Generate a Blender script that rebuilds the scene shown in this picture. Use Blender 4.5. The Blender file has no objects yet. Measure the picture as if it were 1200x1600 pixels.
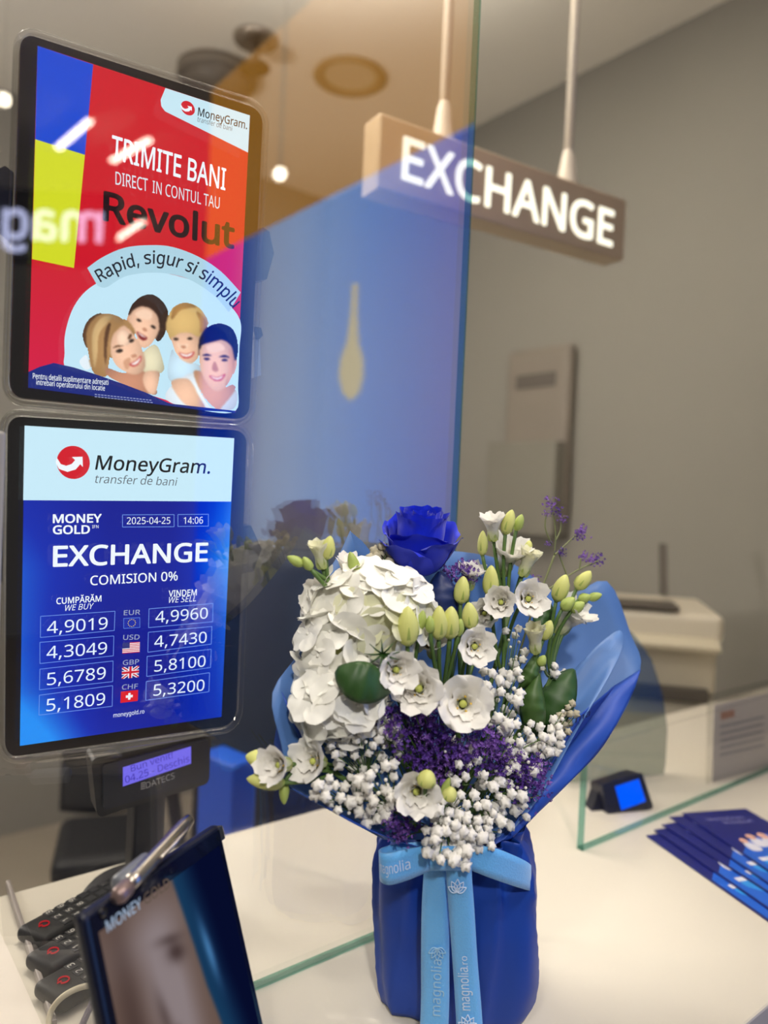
import bpy, bmesh, math, random
import numpy as np
from mathutils import Vector, Matrix, Quaternion

random.seed(7)
S = bpy.context.scene
COL = S.collection
PI = math.pi

# ------------------------------------------------------------------ camera, exposure, world, lights
F, YAW, PITCH, ROLL, EYE = 1165.0, 38.5, -1.3, 2.5, 1.42
_y, _p, _r = map(math.radians, (YAW, PITCH, ROLL))
FW = Vector((math.sin(_y)*math.cos(_p), math.cos(_y)*math.cos(_p), math.sin(_p)))
_rt = Vector((math.cos(_y), -math.sin(_y), 0)); _up = _rt.cross(FW)
RT = _rt*math.cos(_r) + _up*math.sin(_r)
UP = -_rt*math.sin(_r) + _up*math.cos(_r)
EYEP = Vector((0, 0, EYE))

cd = bpy.data.cameras.new('camera')
cam = bpy.data.objects.new('camera', cd); COL.objects.link(cam)
m3 = Matrix((RT, UP, -FW)).transposed()
cam.matrix_world = Matrix.Translation(EYEP) @ m3.to_4x4()
cd.sensor_fit = 'VERTICAL'; cd.sensor_height = 36; cd.lens = F*36/1600
cd.clip_start = .02; cd.clip_end = 60
cd.dof.use_dof = True; cd.dof.focus_distance = .605; cd.dof.aperture_fstop = 3.2
S.camera = cam
S.view_settings.view_transform = 'Standard'; S.view_settings.look = 'None'
S.view_settings.exposure = 0.0; S.view_settings.gamma = 1; S.view_settings.use_curve_mapping = False

W = bpy.data.worlds.new('hall_light'); S.world = W; W.use_nodes = True
W.node_tree.nodes['Background'].inputs[0].default_value = (1.0, .93, .84, 1)
W.node_tree.nodes['Background'].inputs[1].default_value = .07

def spot(name, loc, target, power, size, color, angle=70, blend=.6):
    l = bpy.data.lights.new(name, 'SPOT'); l.energy = power; l.shadow_soft_size = size; l.color = color
    l.spot_size = math.radians(angle); l.spot_blend = blend
    o = bpy.data.objects.new(name, l); COL.objects.link(o); o.location = loc
    o.rotation_euler = (Vector(target)-Vector(loc)).to_track_quat('-Z', 'Y').to_euler()
def area(name, loc, target, power, sx, sy, color, spread=180):
    l = bpy.data.lights.new(name, 'AREA'); l.shape = 'RECTANGLE'; l.size = sx; l.size_y = sy; l.energy = power; l.color = color; l.spread = math.radians(spread)
    o = bpy.data.objects.new(name, l); COL.objects.link(o); o.location = loc
    o.rotation_euler = (Vector(target)-Vector(loc)).to_track_quat('-Z', 'Y').to_euler()
WARM = (1, .925, .82)
spot('hall_spot_key', (.95, -.35, 3.1), (.46, .45, 1.24), 66, .035, WARM, 26, .9)
spot('bouquet_fill_spot', (-.45, -.85, 2.4), (.45, .45, 1.25), 78, .07, (1, .95, .88), 21, .8)  # added fill, no visible source: brightens the flowers from the front
spot('hall_spot_fill', (-.75, -.25, 3.1), (.40, .5, 1.2), 30, .06, WARM, 60)
spot('counter_spot_left', (.15, 1.15, 2.85), (.3, .7, 1.0), 12, .06, WARM, 75)
area('hall_ceiling_panel', (.4, -.35, 3.3), (.4, -.2, 0), 7, 2.4, .8, WARM)  # added soft overhead fill in place of ambient light
area('office_panel', (.25, 1.65, 2.88), (.4, 1.8, 0), 12, .8, .4, WARM)
def point(name, loc, power, r, color):
    l = bpy.data.lights.new(name, 'POINT'); l.energy = power; l.shadow_soft_size = r; l.color = color
    o = bpy.data.objects.new(name, l); COL.objects.link(o); o.location = loc
point('office_lamp', (.55, .95, 2.3), 8, .12, WARM)  # unseen fill light added to lift the office and its ceiling
point('office_lamp_left', (-.3, 1.9, 1.5), 45, .15, WARM)  # unseen fill added beyond the left edge to brighten the back wall
area('ceiling_fill', (.70, 1.08, 2.40), (.95, 1.5, 4), 24, .6, .6, WARM, 95)  # unseen upward fill added to brighten the ceiling
point('hall_lamp', (.2, -.5, 2.8), 8, .2, WARM)  # unseen point fill added for the hall's ambient light

# ------------------------------------------------------------------ pixel rays of the photograph (1200 x 1600) -> points on real planes
def ray(x, y): return RT*((x-600)/F) - UP*((y-800)/F) + FW
def at_z(x, y, z): d = ray(x, y); return EYEP + d*((z-EYE)/d.z)
def at_y(x, y, Y): d = ray(x, y); return EYEP + d*(Y/d.y)
def at_x(x, y, X): d = ray(x, y); return EYEP + d*(X/d.x)
def at_d(x, y, D): return EYEP + ray(x, y)*D
class Plane:                                   # n points towards the viewer
    def __init__(s, p, n): s.p = Vector(p); s.n = Vector(n).normalized()
    def hit(s, x, y, off=0.0):
        d = ray(x, y); return EYEP + d*(((s.p + s.n*off) - EYEP).dot(s.n)/d.dot(s.n))
def vplane(p, phi, tilt=0):                    # near-vertical plane turned by phi about z, leaning by tilt
    a, t = math.radians(phi), math.radians(tilt)
    return Plane(p, (math.sin(a)*math.cos(t), -math.cos(a)*math.cos(t), -math.sin(t)))

# ------------------------------------------------------------------ materials
def lin(c): 
    c = c/255; return c/12.92 if c <= .04045 else ((c+.055)/1.055)**2.4
def rgb(r, g, b): return (lin(r), lin(g), lin(b), 1)
_mats = {}
def pbr(name, col, rough=.5, metal=0, spec=.5, trans=0, coat=0, noise=0, nscale=40, bump=0, bscale=200, sheen=0):
    if name in _mats: return _mats[name]
    m = bpy.data.materials.new(name); m.use_nodes = True; nt = m.node_tree; b = nt.nodes['Principled BSDF']
    b.inputs['Base Color'].default_value = col; b.inputs['Roughness'].default_value = rough
    b.inputs['Metallic'].default_value = metal; b.inputs['Specular IOR Level'].default_value = spec
    b.inputs['Coat Weight'].default_value = coat; b.inputs['Sheen Weight'].default_value = sheen
    if noise or bump:
        tc = nt.nodes.new('ShaderNodeTexCoord'); nz = nt.nodes.new('ShaderNodeTexNoise')
        nt.links.new(tc.outputs['Object'], nz.inputs['Vector'])
    if noise:
        nz.inputs['Scale'].default_value = nscale; nz.inputs['Detail'].default_value = 4
        mx = nt.nodes.new('ShaderNodeMix'); mx.data_type = 'RGBA'
        mx.inputs[6].default_value = tuple(c*(1-noise) for c in col[:3])+(1,); mx.inputs[7].default_value = tuple(min(1, c*(1+noise)) for c in col[:3])+(1,)
        nt.links.new(nz.outputs['Fac'], mx.inputs[0]); nt.links.new(mx.outputs[2], b.inputs['Base Color'])
    if bump:
        nb = nt.nodes.new('ShaderNodeTexNoise'); nb.inputs['Scale'].default_value = bscale
        nt.links.new(tc.outputs['Object'], nb.inputs['Vector'])
        bp = nt.nodes.new('ShaderNodeBump'); bp.inputs['Strength'].default_value = bump; bp.inputs['Distance'].default_value = .002
        nt.links.new(nb.outputs['Fac'], bp.inputs['Height']); nt.links.new(bp.outputs[0], b.inputs['Normal'])
    if trans:
        tr = nt.nodes.new('ShaderNodeBsdfTranslucent'); tr.inputs[0].default_value = col
        mx = nt.nodes.new('ShaderNodeMixShader'); mx.inputs[0].default_value = trans
        nt.links.new(b.outputs[0], mx.inputs[1]); nt.links.new(tr.outputs[0], mx.inputs[2])
        nt.links.new(mx.outputs[0], nt.nodes['Material Output'].inputs[0])
    _mats[name] = m; return m
def glow(name, col, strength=1.0):
    if name in _mats: return _mats[name]
    m = bpy.data.materials.new(name); m.use_nodes = True; nt = m.node_tree; nt.nodes.clear()
    e = nt.nodes.new('ShaderNodeEmission'); o = nt.nodes.new('ShaderNodeOutputMaterial')
    e.inputs[0].default_value = col; e.inputs[1].default_value = strength
    nt.links.new(e.outputs[0], o.inputs[0]); _mats[name] = m; return m
def em(r, g, b, s=1.0): return glow('lit_%d_%d_%d_%g' % (r, g, b, s), rgb(r, g, b), s)
def glow_attr(name, strength=1.0):
    m = bpy.data.materials.new(name); m.use_nodes = True; nt = m.node_tree; nt.nodes.clear()
    a = nt.nodes.new('ShaderNodeAttribute'); a.attribute_name = 'picture'
    e = nt.nodes.new('ShaderNodeEmission'); o = nt.nodes.new('ShaderNodeOutputMaterial')
    e.inputs[1].default_value = strength
    nt.links.new(a.outputs['Color'], e.inputs[0]); nt.links.new(e.outputs[0], o.inputs[0]); return m
def clear(name, tint=(1, 1, 1, 1), base=.05, grazing=.6, rough=0.0):
    m = bpy.data.materials.new(name); m.use_nodes = True; nt = m.node_tree; nt.nodes.clear()
    t = nt.nodes.new('ShaderNodeBsdfTransparent'); g = nt.nodes.new('ShaderNodeBsdfGlossy')
    t.inputs[0].default_value = tint; g.inputs['Roughness'].default_value = rough
    lw = nt.nodes.new('ShaderNodeLayerWeight'); lw.inputs[0].default_value = .5
    pw = nt.nodes.new('ShaderNodeMath'); pw.operation = 'POWER'; pw.inputs[1].default_value = 4
    mr = nt.nodes.new('ShaderNodeMapRange'); mr.inputs[3].default_value = base; mr.inputs[4].default_value = grazing
    mx = nt.nodes.new('ShaderNodeMixShader'); o = nt.nodes.new('ShaderNodeOutputMaterial')
    nt.links.new(lw.outputs['Facing'], pw.inputs[0]); nt.links.new(pw.outputs[0], mr.inputs[0])
    nt.links.new(mr.outputs[0], mx.inputs[0]); nt.links.new(t.outputs[0], mx.inputs[1]); nt.links.new(g.outputs[0], mx.inputs[2])
    nt.links.new(mx.outputs[0], o.inputs[0]); return m

M_WALL = pbr('grey_beige_wall_paint', rgb(140, 137, 130), .85, noise=.03, nscale=3)
M_CEIL = pbr('ceiling_paint', rgb(238, 233, 222), .9, noise=.02, nscale=2)
M_FLOOR = pbr('grey_floor', rgb(165, 155, 140), .5, noise=.08, nscale=6)
M_WHITE = pbr('white_laminate', rgb(214, 208, 194), .5, noise=.015, nscale=8)
M_GLASS = clear('partition_glass', base=.15, grazing=.75)
M_GREDGE = clear('green_glass_edge', tint=(.50, .72, .68, 1), base=.04, grazing=.3)
M_GLASSLO = clear('low_partition_glass', base=.03, grazing=.4)
M_ACRYL = clear('clear_acrylic', tint=(.93, .93, .92, 1), base=.07, grazing=.55, rough=.05)
M_BLACK = pbr('glossy_black', rgb(20, 18, 22), .18)
M_BLKPL = pbr('black_plastic', rgb(28, 29, 34), .42)
M_NAVYPL = pbr('navy_black_plastic', rgb(20, 26, 48), .3)
M_CHROME = pbr('brushed_metal', rgb(190, 182, 172), .25, metal=1)
def petal_mat(name, col, throat):
    m = pbr(name, col, .55, spec=.25, trans=.3); nt = m.node_tree
    tc = nt.nodes.new('ShaderNodeTexCoord'); ln = nt.nodes.new('ShaderNodeVectorMath'); ln.operation = 'LENGTH'
    mr = nt.nodes.new('ShaderNodeMapRange'); mr.inputs[1].default_value = .18; mr.inputs[2].default_value = .62
    mx = nt.nodes.new('ShaderNodeMix'); mx.data_type = 'RGBA'; mx.inputs[6].default_value = throat; mx.inputs[7].default_value = col
    nt.links.new(tc.outputs['Object'], ln.inputs[0]); nt.links.new(ln.outputs['Value'], mr.inputs[0]); nt.links.new(mr.outputs[0], mx.inputs[0])
    nt.links.new(mx.outputs[2], nt.nodes['Principled BSDF'].inputs['Base Color'])
    for n in nt.nodes:
        if n.type == 'BSDF_TRANSLUCENT': nt.links.new(mx.outputs[2], n.inputs[0])
    return m
M_PETAL = petal_mat('white_petal', (.92, .90, .85, 1), (.48, .55, .14, 1))
M_PETALC = petal_mat('cream_petal', (.88, .87, .66, 1), (.52, .60, .18, 1))
M_HYDR = pbr('hydrangea_petal', (.92, .91, .84, 1), .6, spec=.2, trans=.15, noise=.03, nscale=90)
M_HYDRY = pbr('hydrangea_cream_petal', (.86, .86, .62, 1), .6, spec=.2, trans=.3)
M_BUDY = pbr('yellow_green_bud', (.72, .74, .24, 1), .5, trans=.15, noise=.18, nscale=120)
M_BUDG = pbr('green_bud', (.42, .52, .13, 1), .5, trans=.1, noise=.2, nscale=120)
M_THROAT = pbr('green_throat', (.50, .55, .12, 1), .6)
M_STAMEN = pbr('yellow_stamen', (.75, .50, .06, 1), .6)
M_STEM = pbr('green_stem', (.085, .16, .035, 1), .5, noise=.2, nscale=80)
M_LEAF = pbr('dark_leaf', (.022, .070, .012, 1), .5, noise=.25, nscale=60)
M_LEAF2 = pbr('mid_leaf', (.045, .10, .018, 1), .5, noise=.25, nscale=60)
M_ROSE = pbr('blue_rose_petal', (.005, .022, .60, 1), .5, spec=.25, noise=.25, nscale=50, sheen=.15)
M_ROSELEAF = pbr('blue_dyed_leaf', (.006, .02, .11, 1), .5)
M_GYP = pbr('gypsophila_white', (.94, .92, .86, 1), .75, trans=.25)
M_GYPD = pbr('dry_and_shaded_blossom', (.45, .41, .30, 1), .8)  # colour of the dried cluster, and shade put into the right sprig
M_PURP = pbr('purple_statice', (.075, .022, .24, 1), .7, noise=.4, nscale=150)
M_PURPL = pbr('lilac_statice', (.17, .07, .36, 1), .7, noise=.4, nscale=150)
M_WRAPL = pbr('blue_wrap_inner', (.085, .19, .46, 1), .48, spec=.4, noise=.06, nscale=14, trans=.12)
M_WRAPD = pbr('blue_wrap_outer', (.022, .075, .40, 1), .5, spec=.35, noise=.08, nscale=12)
M_BAG = pbr('royal_blue_foil_paper', (.009, .048, .31, 1), .46, spec=.3, noise=.06, nscale=15)
M_RIB = pbr('sky_blue_ribbon', (.12, .42, .84, 1), .45, sheen=.3, bump=.25, bscale=700)
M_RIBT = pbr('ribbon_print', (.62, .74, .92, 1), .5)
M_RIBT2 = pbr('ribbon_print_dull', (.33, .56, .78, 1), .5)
M_PRINT = pbr('printer_cream', rgb(196, 188, 168), .5)
M_PRINTD = pbr('printer_dark', rgb(80, 74, 66), .5)
M_PAPER = pbr('white_paper', rgb(232, 224, 214), .7)
M_DARKCH = pbr('black_chair_mesh', rgb(20, 20, 22), .6, bump=.6, bscale=120)
M_GREYBOX = pbr('grey_plastic_panel', rgb(132, 124, 115), .5)
M_GREYBOX2 = pbr('dark_grey_tray', rgb(128, 125, 116), .45)

# ------------------------------------------------------------------ objects
WM = {}
def tag(o, label=None, cat=None, group=None, kind=None):
    if label: o['label'] = label
    if cat: o['category'] = cat
    if group: o['group'] = group
    if kind: o['kind'] = kind
    return o
def link(o, M, parent=None):
    COL.objects.link(o); WM[o] = M.copy()
    if parent is not None:
        o.parent = parent; o.matrix_basis = WM[parent].inverted() @ M
    else: o.matrix_basis = M
    return o
def thing(name, label, cat, loc, group=None):
    return tag(link(bpy.data.objects.new(name, None), Matrix.Translation(Vector(loc))), label, cat, group)
def place(name, me, M, parent=None): return link(bpy.data.objects.new(name, me), M, parent)
def mesh_data(name, verts, faces, mats, fm=None, smooth=True):
    me = bpy.data.meshes.new(name); me.from_pydata([tuple(v) for v in verts], [], faces)
    for m in (mats if isinstance(mats, (list, tuple)) else [mats]): me.materials.append(m)
    if fm: me.polygons.foreach_set('material_index', fm)
    if smooth: me.polygons.foreach_set('use_smooth', [True]*len(me.polygons))
    me.update(); return me
class B:
    """collects shapes given in world coordinates; build() links them as one mesh"""
    def __init__(s): s.v = []; s.f = []; s.m = []; s.mi = 0
    def add(s, v, f):
        o = len(s.v); s.v += [Vector(x) for x in v]; s.f += [tuple(i+o for i in q) for q in f]; s.m += [s.mi]*len(f); return s
    def box(s, c, size, M=None, bevel=0.0, seg=2):
        bm = bmesh.new(); bmesh.ops.create_cube(bm, size=1)
        for v in bm.verts: v.co = Vector((v.co.x*size[0], v.co.y*size[1], v.co.z*size[2]))
        if bevel: bmesh.ops.bevel(bm, geom=bm.edges[:], offset=bevel, segments=seg, affect='EDGES', profile=.5)
        R = M if M is not None else Matrix.Identity(3)
        bm.verts.index_update()
        s.add([R @ v.co + Vector(c) for v in bm.verts], [[v.index for v in f.verts] for f in bm.faces]); bm.free(); return s
    def tube(s, pts, r, n=8, cap=True):
        pts = [Vector(p) for p in pts]; k = len(pts); rs = r if isinstance(r, (list, tuple)) else [r]*k
        vs = []; ref = None
        for i, p in enumerate(pts):
            t = (pts[min(i+1, k-1)]-pts[max(i-1, 0)]).normalized()
            if ref is None: ref = Vector((0, 0, 1)) if abs(t.z) < .9 else Vector((1, 0, 0))
            a = t.cross(ref).normalized(); b = a.cross(t); ref = b
            for j in range(n):
                q = 2*PI*j/n; vs.append(p + (a*math.cos(q)+b*math.sin(q))*rs[i])
        fs = [(i*n+j, i*n+(j+1) % n, (i+1)*n+(j+1) % n, (i+1)*n+j) for i in range(k-1) for j in range(n)]
        if cap: fs += [tuple(range(n))[::-1], tuple((k-1)*n+j for j in range(n))]
        return s.add(vs, fs)
    def lathe(s, prof, M, n=20, fn=None):
        vs = []; k = len(prof)
        for i, (r, h) in enumerate(prof):
            for j in range(n):
                q = 2*PI*j/n; rr = r*(fn(q, i/(k-1)) if fn else 1); vs.append(M @ Vector((rr*math.cos(q), rr*math.sin(q), h)))
        fs = [(i*n+j, i*n+(j+1) % n, (i+1)*n+(j+1) % n, (i+1)*n+j) for i in range(k-1) for j in range(n)]
        return s.add(vs, fs)
    def grid(s, fn, nu, nv):
        vs = [fn(i/nu, j/nv) for j in range(nv+1) for i in range(nu+1)]
        fs = [(j*(nu+1)+i, j*(nu+1)+i+1, (j+1)*(nu+1)+i+1, (j+1)*(nu+1)+i) for j in range(nv) for i in range(nu)]
        return s.add(vs, fs)
    def prism(s, pts, d):                       # outline (3D points) pushed by d
        n = len(pts); d = Vector(d); vs = [Vector(p) for p in pts]+[Vector(p)+d for p in pts]
        return s.add(vs, [tuple(range(n))[::-1], tuple(range(n, 2*n))]+[(i, (i+1) % n, n+(i+1) % n, n+i) for i in range(n)])
    def poly(s, pts): return s.add(pts, [tuple(range(len(pts)))])
    def build(s, name, mats, parent=None, smooth=False, solid=0.0, label=None, weld=False):
        c = sum(s.v, Vector())/len(s.v)
        me = mesh_data(name, [v-c for v in s.v], s.f, mats, s.m, smooth)
        o = place(name, me, Matrix.Translation(c), parent)
        if solid:
            md = o.modifiers.new('paper_thickness', 'SOLIDIFY'); md.thickness = solid; md.offset = 0
        if label: o['label'] = label
        return o
def frame_of(d, up=Vector((0, 0, 1))):
    d = Vector(d).normalized()
    if abs(d.dot(up)) > .97: up = Vector((0, 1, 0))
    x = up.cross(d).normalized(); y = d.cross(x); return Matrix((x, y, d)).transposed()
def M4(p, R3): return Matrix.Translation(Vector(p)) @ R3.to_4x4()
def catmull(P, k=6, closed=True):
    n = len(P); out = []
    P = [np.array(p, float) for p in P]
    for i in range(n if closed else n-1):
        if closed: a, b, c, d = P[i-1], P[i], P[(i+1) % n], P[(i+2) % n]
        else: a, b, c, d = P[max(i-1, 0)], P[i], P[i+1], P[min(i+2, n-1)]
        for j in range(k):
            t = j/k; out.append(.5*(2*b+(c-a)*t+(2*a-5*b+4*c-d)*t*t+(3*b-a-3*c+d)*t**3))
    if not closed: out.append(P[-1])
    return out
def bez(a, b, c, n=10): return [a*(1-t)**2+b*2*t*(1-t)+c*t*t for t in (i/n for i in range(n+1))]

# ------------------------------------------------------------------ lettering
try: FONT = bpy.data.fonts.load(bpy.utils.system_resource('DATAFILES', path='fonts')+'/NotoSansHebrew-Regular.woff2')
except Exception: FONT = None                     # Blender's own bundled face, else its built-in one
def _cap():
    cu = bpy.data.curves.new('letters', 'FONT'); cu.body = 'H'
    if FONT: cu.font = FONT
    o = bpy.data.objects.new('letters', cu); me = o.to_mesh(); h = max(p.co.y for p in me.vertices)
    o.to_mesh_clear(); bpy.data.objects.remove(o); bpy.data.curves.remove(cu); return h
CAP = _cap()
def text2d(s, bold=0.0, italic=0.0, space=1.0, res=3):
    cu = bpy.data.curves.new('letters', 'FONT'); cu.body = s; 
    if FONT: cu.font = FONT
    cu.shear = italic; cu.space_character = space; cu.resolution_u = res
    o = bpy.data.objects.new('letters', cu); me = o.to_mesh()
    v = [(p.co.x/CAP, p.co.y/CAP) for p in me.vertices]; f = [tuple(p.vertices) for p in me.polygons]
    o.to_mesh_clear(); bpy.data.objects.remove(o); bpy.data.curves.remove(cu)
    if bold:                                        # heavier weight: the strokes widened evenly all round
        w_ = bold*1.35; v0, f0 = v, f; v, f = [], []; n = len(v0)
        for k in range(8):
            dx, dy = w_*math.cos(k*PI/4), w_*math.sin(k*PI/4); f += [tuple(i+n*k for i in q) for q in f0]; v += [(x+dx, y+dy) for x, y in v0]
    x0 = min(p[0] for p in v); x1 = max(p[0] for p in v)
    return [(p[0]-x0, p[1]) for p in v], f, x1-x0
def write(b, pl, s, a, c, h, off, bold=0.0, italic=0.0, space=1.0):
    """lettering on a plane: baseline from pixel a to pixel c, capital height h pixels, added to builder b"""
    v, f, w = text2d(s, bold, italic, space)
    A, C = pl.hit(*a, off), pl.hit(*c, off); ex = (C-A); L = ex.length; ex.normalize(); ey = ex.cross(pl.n); ey = -ey if ey.z < 0 else ey
    H = (pl.hit(a[0], a[1]-h, off)-A).length
    b.add([A+ex*(x*L/w)+ey*(y*H) for x, y in v], f); return b
def shape(b, pl, pts, off, smooth=0, closed=True):
    q = catmull(pts, smooth) if smooth else pts
    return b.poly([pl.hit(p[0], p[1], off) for p in q])

# ------------------------------------------------------------------ setting
def struct(name, b, mats, **k): return tag(b.build(name, mats, **k), kind='structure')
GY = .5425                                       # plane of the glass partition
b = B(); b.box((.8, -1.4, -.05), (6.4, 9.6, .1)); struct('floor', b, M_FLOOR)
b = B(); b.box((.6, 1.9, 2.93), (5.0, 2.7, .06)); struct('ceiling', b, M_CEIL)
b = B(); b.box((2.16, 2.08, 1.45), (.12, 2.3, 2.9)); struct('wall_right', b, M_WALL)
b = B(); b.box((2.13, .58, 1.45), (.12, .72, 2.9)); struct('trim_1', b, M_WALL)
b = B(); b.box((.3, 3.26, 1.45), (3.72, .12, 2.9)); struct('wall_back', b, M_WALL)
b = B(); b.box((-1.56, 1.9, 1.45), (.12, 2.7, 2.9)); struct('wall_left', b, M_WALL)

def pane(name, x0, x1, z0, z1, mat):
    o = B().box(((x0+x1)/2, GY, (z0+z1)/2), (x1-x0-.002, .008, z1-z0-.002)).build(name, mat)
    tag(o, kind='structure')
    e = B()
    e.box((x0+.0005, GY, (z0+z1)/2), (.0018, .0084, z1-z0)); e.box((x1-.0005, GY, (z0+z1)/2), (.0018, .0084, z1-z0))
    e.box(((x0+x1)/2, GY, z0+.0012), (x1-x0, .0084, .0024)); 
    if z1 > 2: e.box(((x0+x1)/2, GY, z1-.0012), (x1-x0, .0084, .0024))
    e.build('glass_edge', M_GREDGE, o)
pane('window_1', -.35, .522, 1.0, 2.45, M_GLASS)
pane('window_2', .758, 2.06, 1.0, 1.125, M_GLASSLO)
b = B(); b.box((.0965, GY-.012, 1.225), (.020, .012, .45), bevel=.002); struct('trim_2', b, M_WHITE)

# service counter: worktop, front, lower staff desk
ct = thing('service_counter', 'long white laminate service counter carrying the glass partition, bouquet and brochures', 'counter', (.7, .54, 0))
B().box((.72, .5425, .98), (2.54, .535, .04), bevel=.002).build('worktop', M_WHITE, ct)
B().box((.72, .53, .48), (2.5, .44, .96), bevel=.002).build('front_panel', pbr('blue_grey_front', rgb(120, 140, 180), .4), ct)
dk = thing('staff_desk', 'lower white desk against the right wall behind the glass, under the printer', 'desk', (1.75, 1.2, 0))
B().box((1.70, 1.15, .745), (.78, .66, .03), bevel=.002).build('desk_top', M_WHITE, dk)
for x in (1.33, 2.06): B().box((x, 1.15, .365), (.03, .62, .73)).build('side_panel', M_WHITE, dk)

# ceiling fittings
sp = at_z(400, 60, 2.9); o = thing('fire_sprinkler', 'small metal fire sprinkler hanging from the grey ceiling', 'sprinkler', sp)
b = B(); b.lathe([(.001, 0), (.075, 0), (.07, -.012), (.02, -.02), (.02, -.001)], Matrix.Translation(sp)); b.build('ceiling_rose', M_CHROME, o, True)
b = B(); b.tube([sp, sp+Vector((0, 0, -.09))], .014); b.lathe([(.001, -.088), (.05, -.09), (.05, -.096), (.001, -.098)], Matrix.Translation(sp)); b.build('spray_head', pbr('dark_metal', rgb(90, 86, 80), .3, metal=.8), o, True)
sd = at_z(340, 112, 2.9); o = thing('smoke_detector', 'round grey ceiling detector beside the sprinkler', 'detector', sd)
B().lathe([(.001, 0), (.14, 0), (.14, -.03), (.13, -.035)], Matrix.Translation(sd), 28).build('mounting_ring', pbr('ring_grey', rgb(120, 112, 102), .6), o, True)
B().lathe([(.125, -.03), (.12, -.06), (.08, -.085), (.001, -.09)], Matrix.Translation(sd), 28).build('dome', pbr('dome_grey', rgb(100, 92, 84), .5), o, True)
dl = at_z(547, 117, 2.9); o = thing('ceiling_downlight', 'round recessed ceiling downlight above the end of the hanging sign', 'light', dl)
B().lathe([(.10, .002), (.125, -.004), (.13, -.012), (.10, -.014), (.09, -.004)], Matrix.Translation(dl), 28).build('trim_ring', pbr('ring_tan', rgb(150, 130, 100), .5), o, True)
B().lathe([(.001, -.003), (.095, -.004)], Matrix.Translation(dl), 28).build('diffuser', pbr('downlight_lens', rgb(200, 185, 160), .4), o, True)

# hanging sign
SG = vplane(at_d(595, 170, 1.2), -7)
c4 = [SG.hit(595, 169), SG.hit(982, 318), SG.hit(972, 411), SG.hit(588, 289)]
sx = ((c4[1]-c4[0])+(c4[2]-c4[3])).normalized(); sx.z = 0; sx.normalize(); sw = ((c4[1]-c4[0]).length+(c4[2]-c4[3]).length)/2
sh = (c4[0].z-c4[3].z+c4[1].z-c4[2].z)/2; sc = (c4[0]+c4[1]+c4[2]+c4[3])/4; sn = SG.n
sg = thing('hanging_sign', 'long metallic lightbox sign with glowing EXCHANGE letters hanging from the ceiling', 'sign', sc)
R = Matrix((sx, -sn, Vector((0, 0, 1)))).transposed()
B().box(sc-sn*.026, (sw, .052, sh), R, bevel=.004).build('housing', pbr('champagne_metal', rgb(196, 178, 152), .38, metal=.35, noise=.06, nscale=30), sg)
b = B(); write(b, SG, 'EXCHANGE', (627, 278), (957, 385), 66, .0012, bold=.022); b.build('lettering', em(255, 250, 228, 1.5), sg)
for px, y0 in ((706, 205), (901, 285)):
    p = SG.hit(px, y0); p = p - sn*.026; p.z = sc.z+sh/2
    B().tube([p, Vector((p.x, p.y, 2.9))], .0085, 10).build('suspension_rod', M_CHROME if 0 else pbr('pale_rod', rgb(205, 195, 180), .35), sg, True)
    B().lathe([(.022, 0), (.019, .008), (.012, .06), (.0085, .07)], Matrix.Translation(p), 14).build('rod_socket', pbr('pale_rod', rgb(205, 195, 180), .35), sg, True)

# wall-mounted panel with tray on the right wall
wq = [at_x(803, 552, 2.09), at_x(903, 533, 2.09), at_x(888, 800, 2.09), at_x(785, 800, 2.09), at_x(785, 694, 2.09), at_x(886, 690, 2.09)]
wc = (wq[0]+wq[1])/2
wd = thing('wall_panel', 'blurred grey rounded panel with a lower tray mounted on the beige wall', 'wall panel', (2.09, wc.y, 1.4))
y0, y1 = min(wq[0].y, wq[1].y), max(wq[0].y, wq[1].y)
B().box((2.075, (y0+y1)/2, (wq[0].z+1.35)/2), (.05, y1-y0, wq[0].z-1.35), bevel=.024, seg=4).build('back_plate', M_GREYBOX, wd)
B().box((2.05, (y0+y1)/2+.02, (wq[4].z+1.3)/2), (.09, y1-y0+.03, wq[4].z-1.3), bevel=.01).build('tray', M_GREYBOX2, wd)
B().box((2.05, (y0+y1)/2, wq[0].z-.12), (.006, (y1-y0)*.62, .05), bevel=.002).build('display_slot', pbr('slot_grey', rgb(96, 90, 84), .5), wd)

# ------------------------------------------------------------------ the hall behind the viewer, seen in the glass
def mirror(p): return Vector((p.x, 2*GY-p.y, p.z))
b = B(); b.box((.8, -2.9, 3.62), (6.4, 6.6, .06)); struct('ceiling_hall', b, M_CEIL)
def wallq(name, z0, z1, Y0, Y1, x, th): return B().box((x+th/2, (Y0+Y1)/2, (z0+z1)/2), (th, Y1-Y0, z1-z0))
lp = thing('lit_shop_front', 'backlit shop front with orange fascia over blue panel, reflected in the left glass', 'shop front', (1.65, -1.4, 0))
ob = wallq('fascia', 2.56, 3.40, -2.45, -.42, 1.6, .06).build('fascia', glow('orange_fascia_light', (.95, .40, .03, 1), 1.0), lp)
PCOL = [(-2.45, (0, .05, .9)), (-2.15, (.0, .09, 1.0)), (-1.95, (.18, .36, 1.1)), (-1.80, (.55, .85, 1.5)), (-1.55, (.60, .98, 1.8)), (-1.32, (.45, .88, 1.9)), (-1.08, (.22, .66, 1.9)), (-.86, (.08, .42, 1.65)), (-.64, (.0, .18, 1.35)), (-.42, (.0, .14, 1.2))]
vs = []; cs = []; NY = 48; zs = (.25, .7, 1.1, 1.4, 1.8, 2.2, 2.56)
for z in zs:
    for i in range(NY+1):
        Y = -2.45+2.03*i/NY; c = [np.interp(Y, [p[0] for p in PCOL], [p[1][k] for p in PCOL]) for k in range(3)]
        k = .35+.65*min(1, max(0, (z-.6)/.7)); vs.append(Vector((1.6, Y, z))); cs.append([q*k for q in c])
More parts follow.
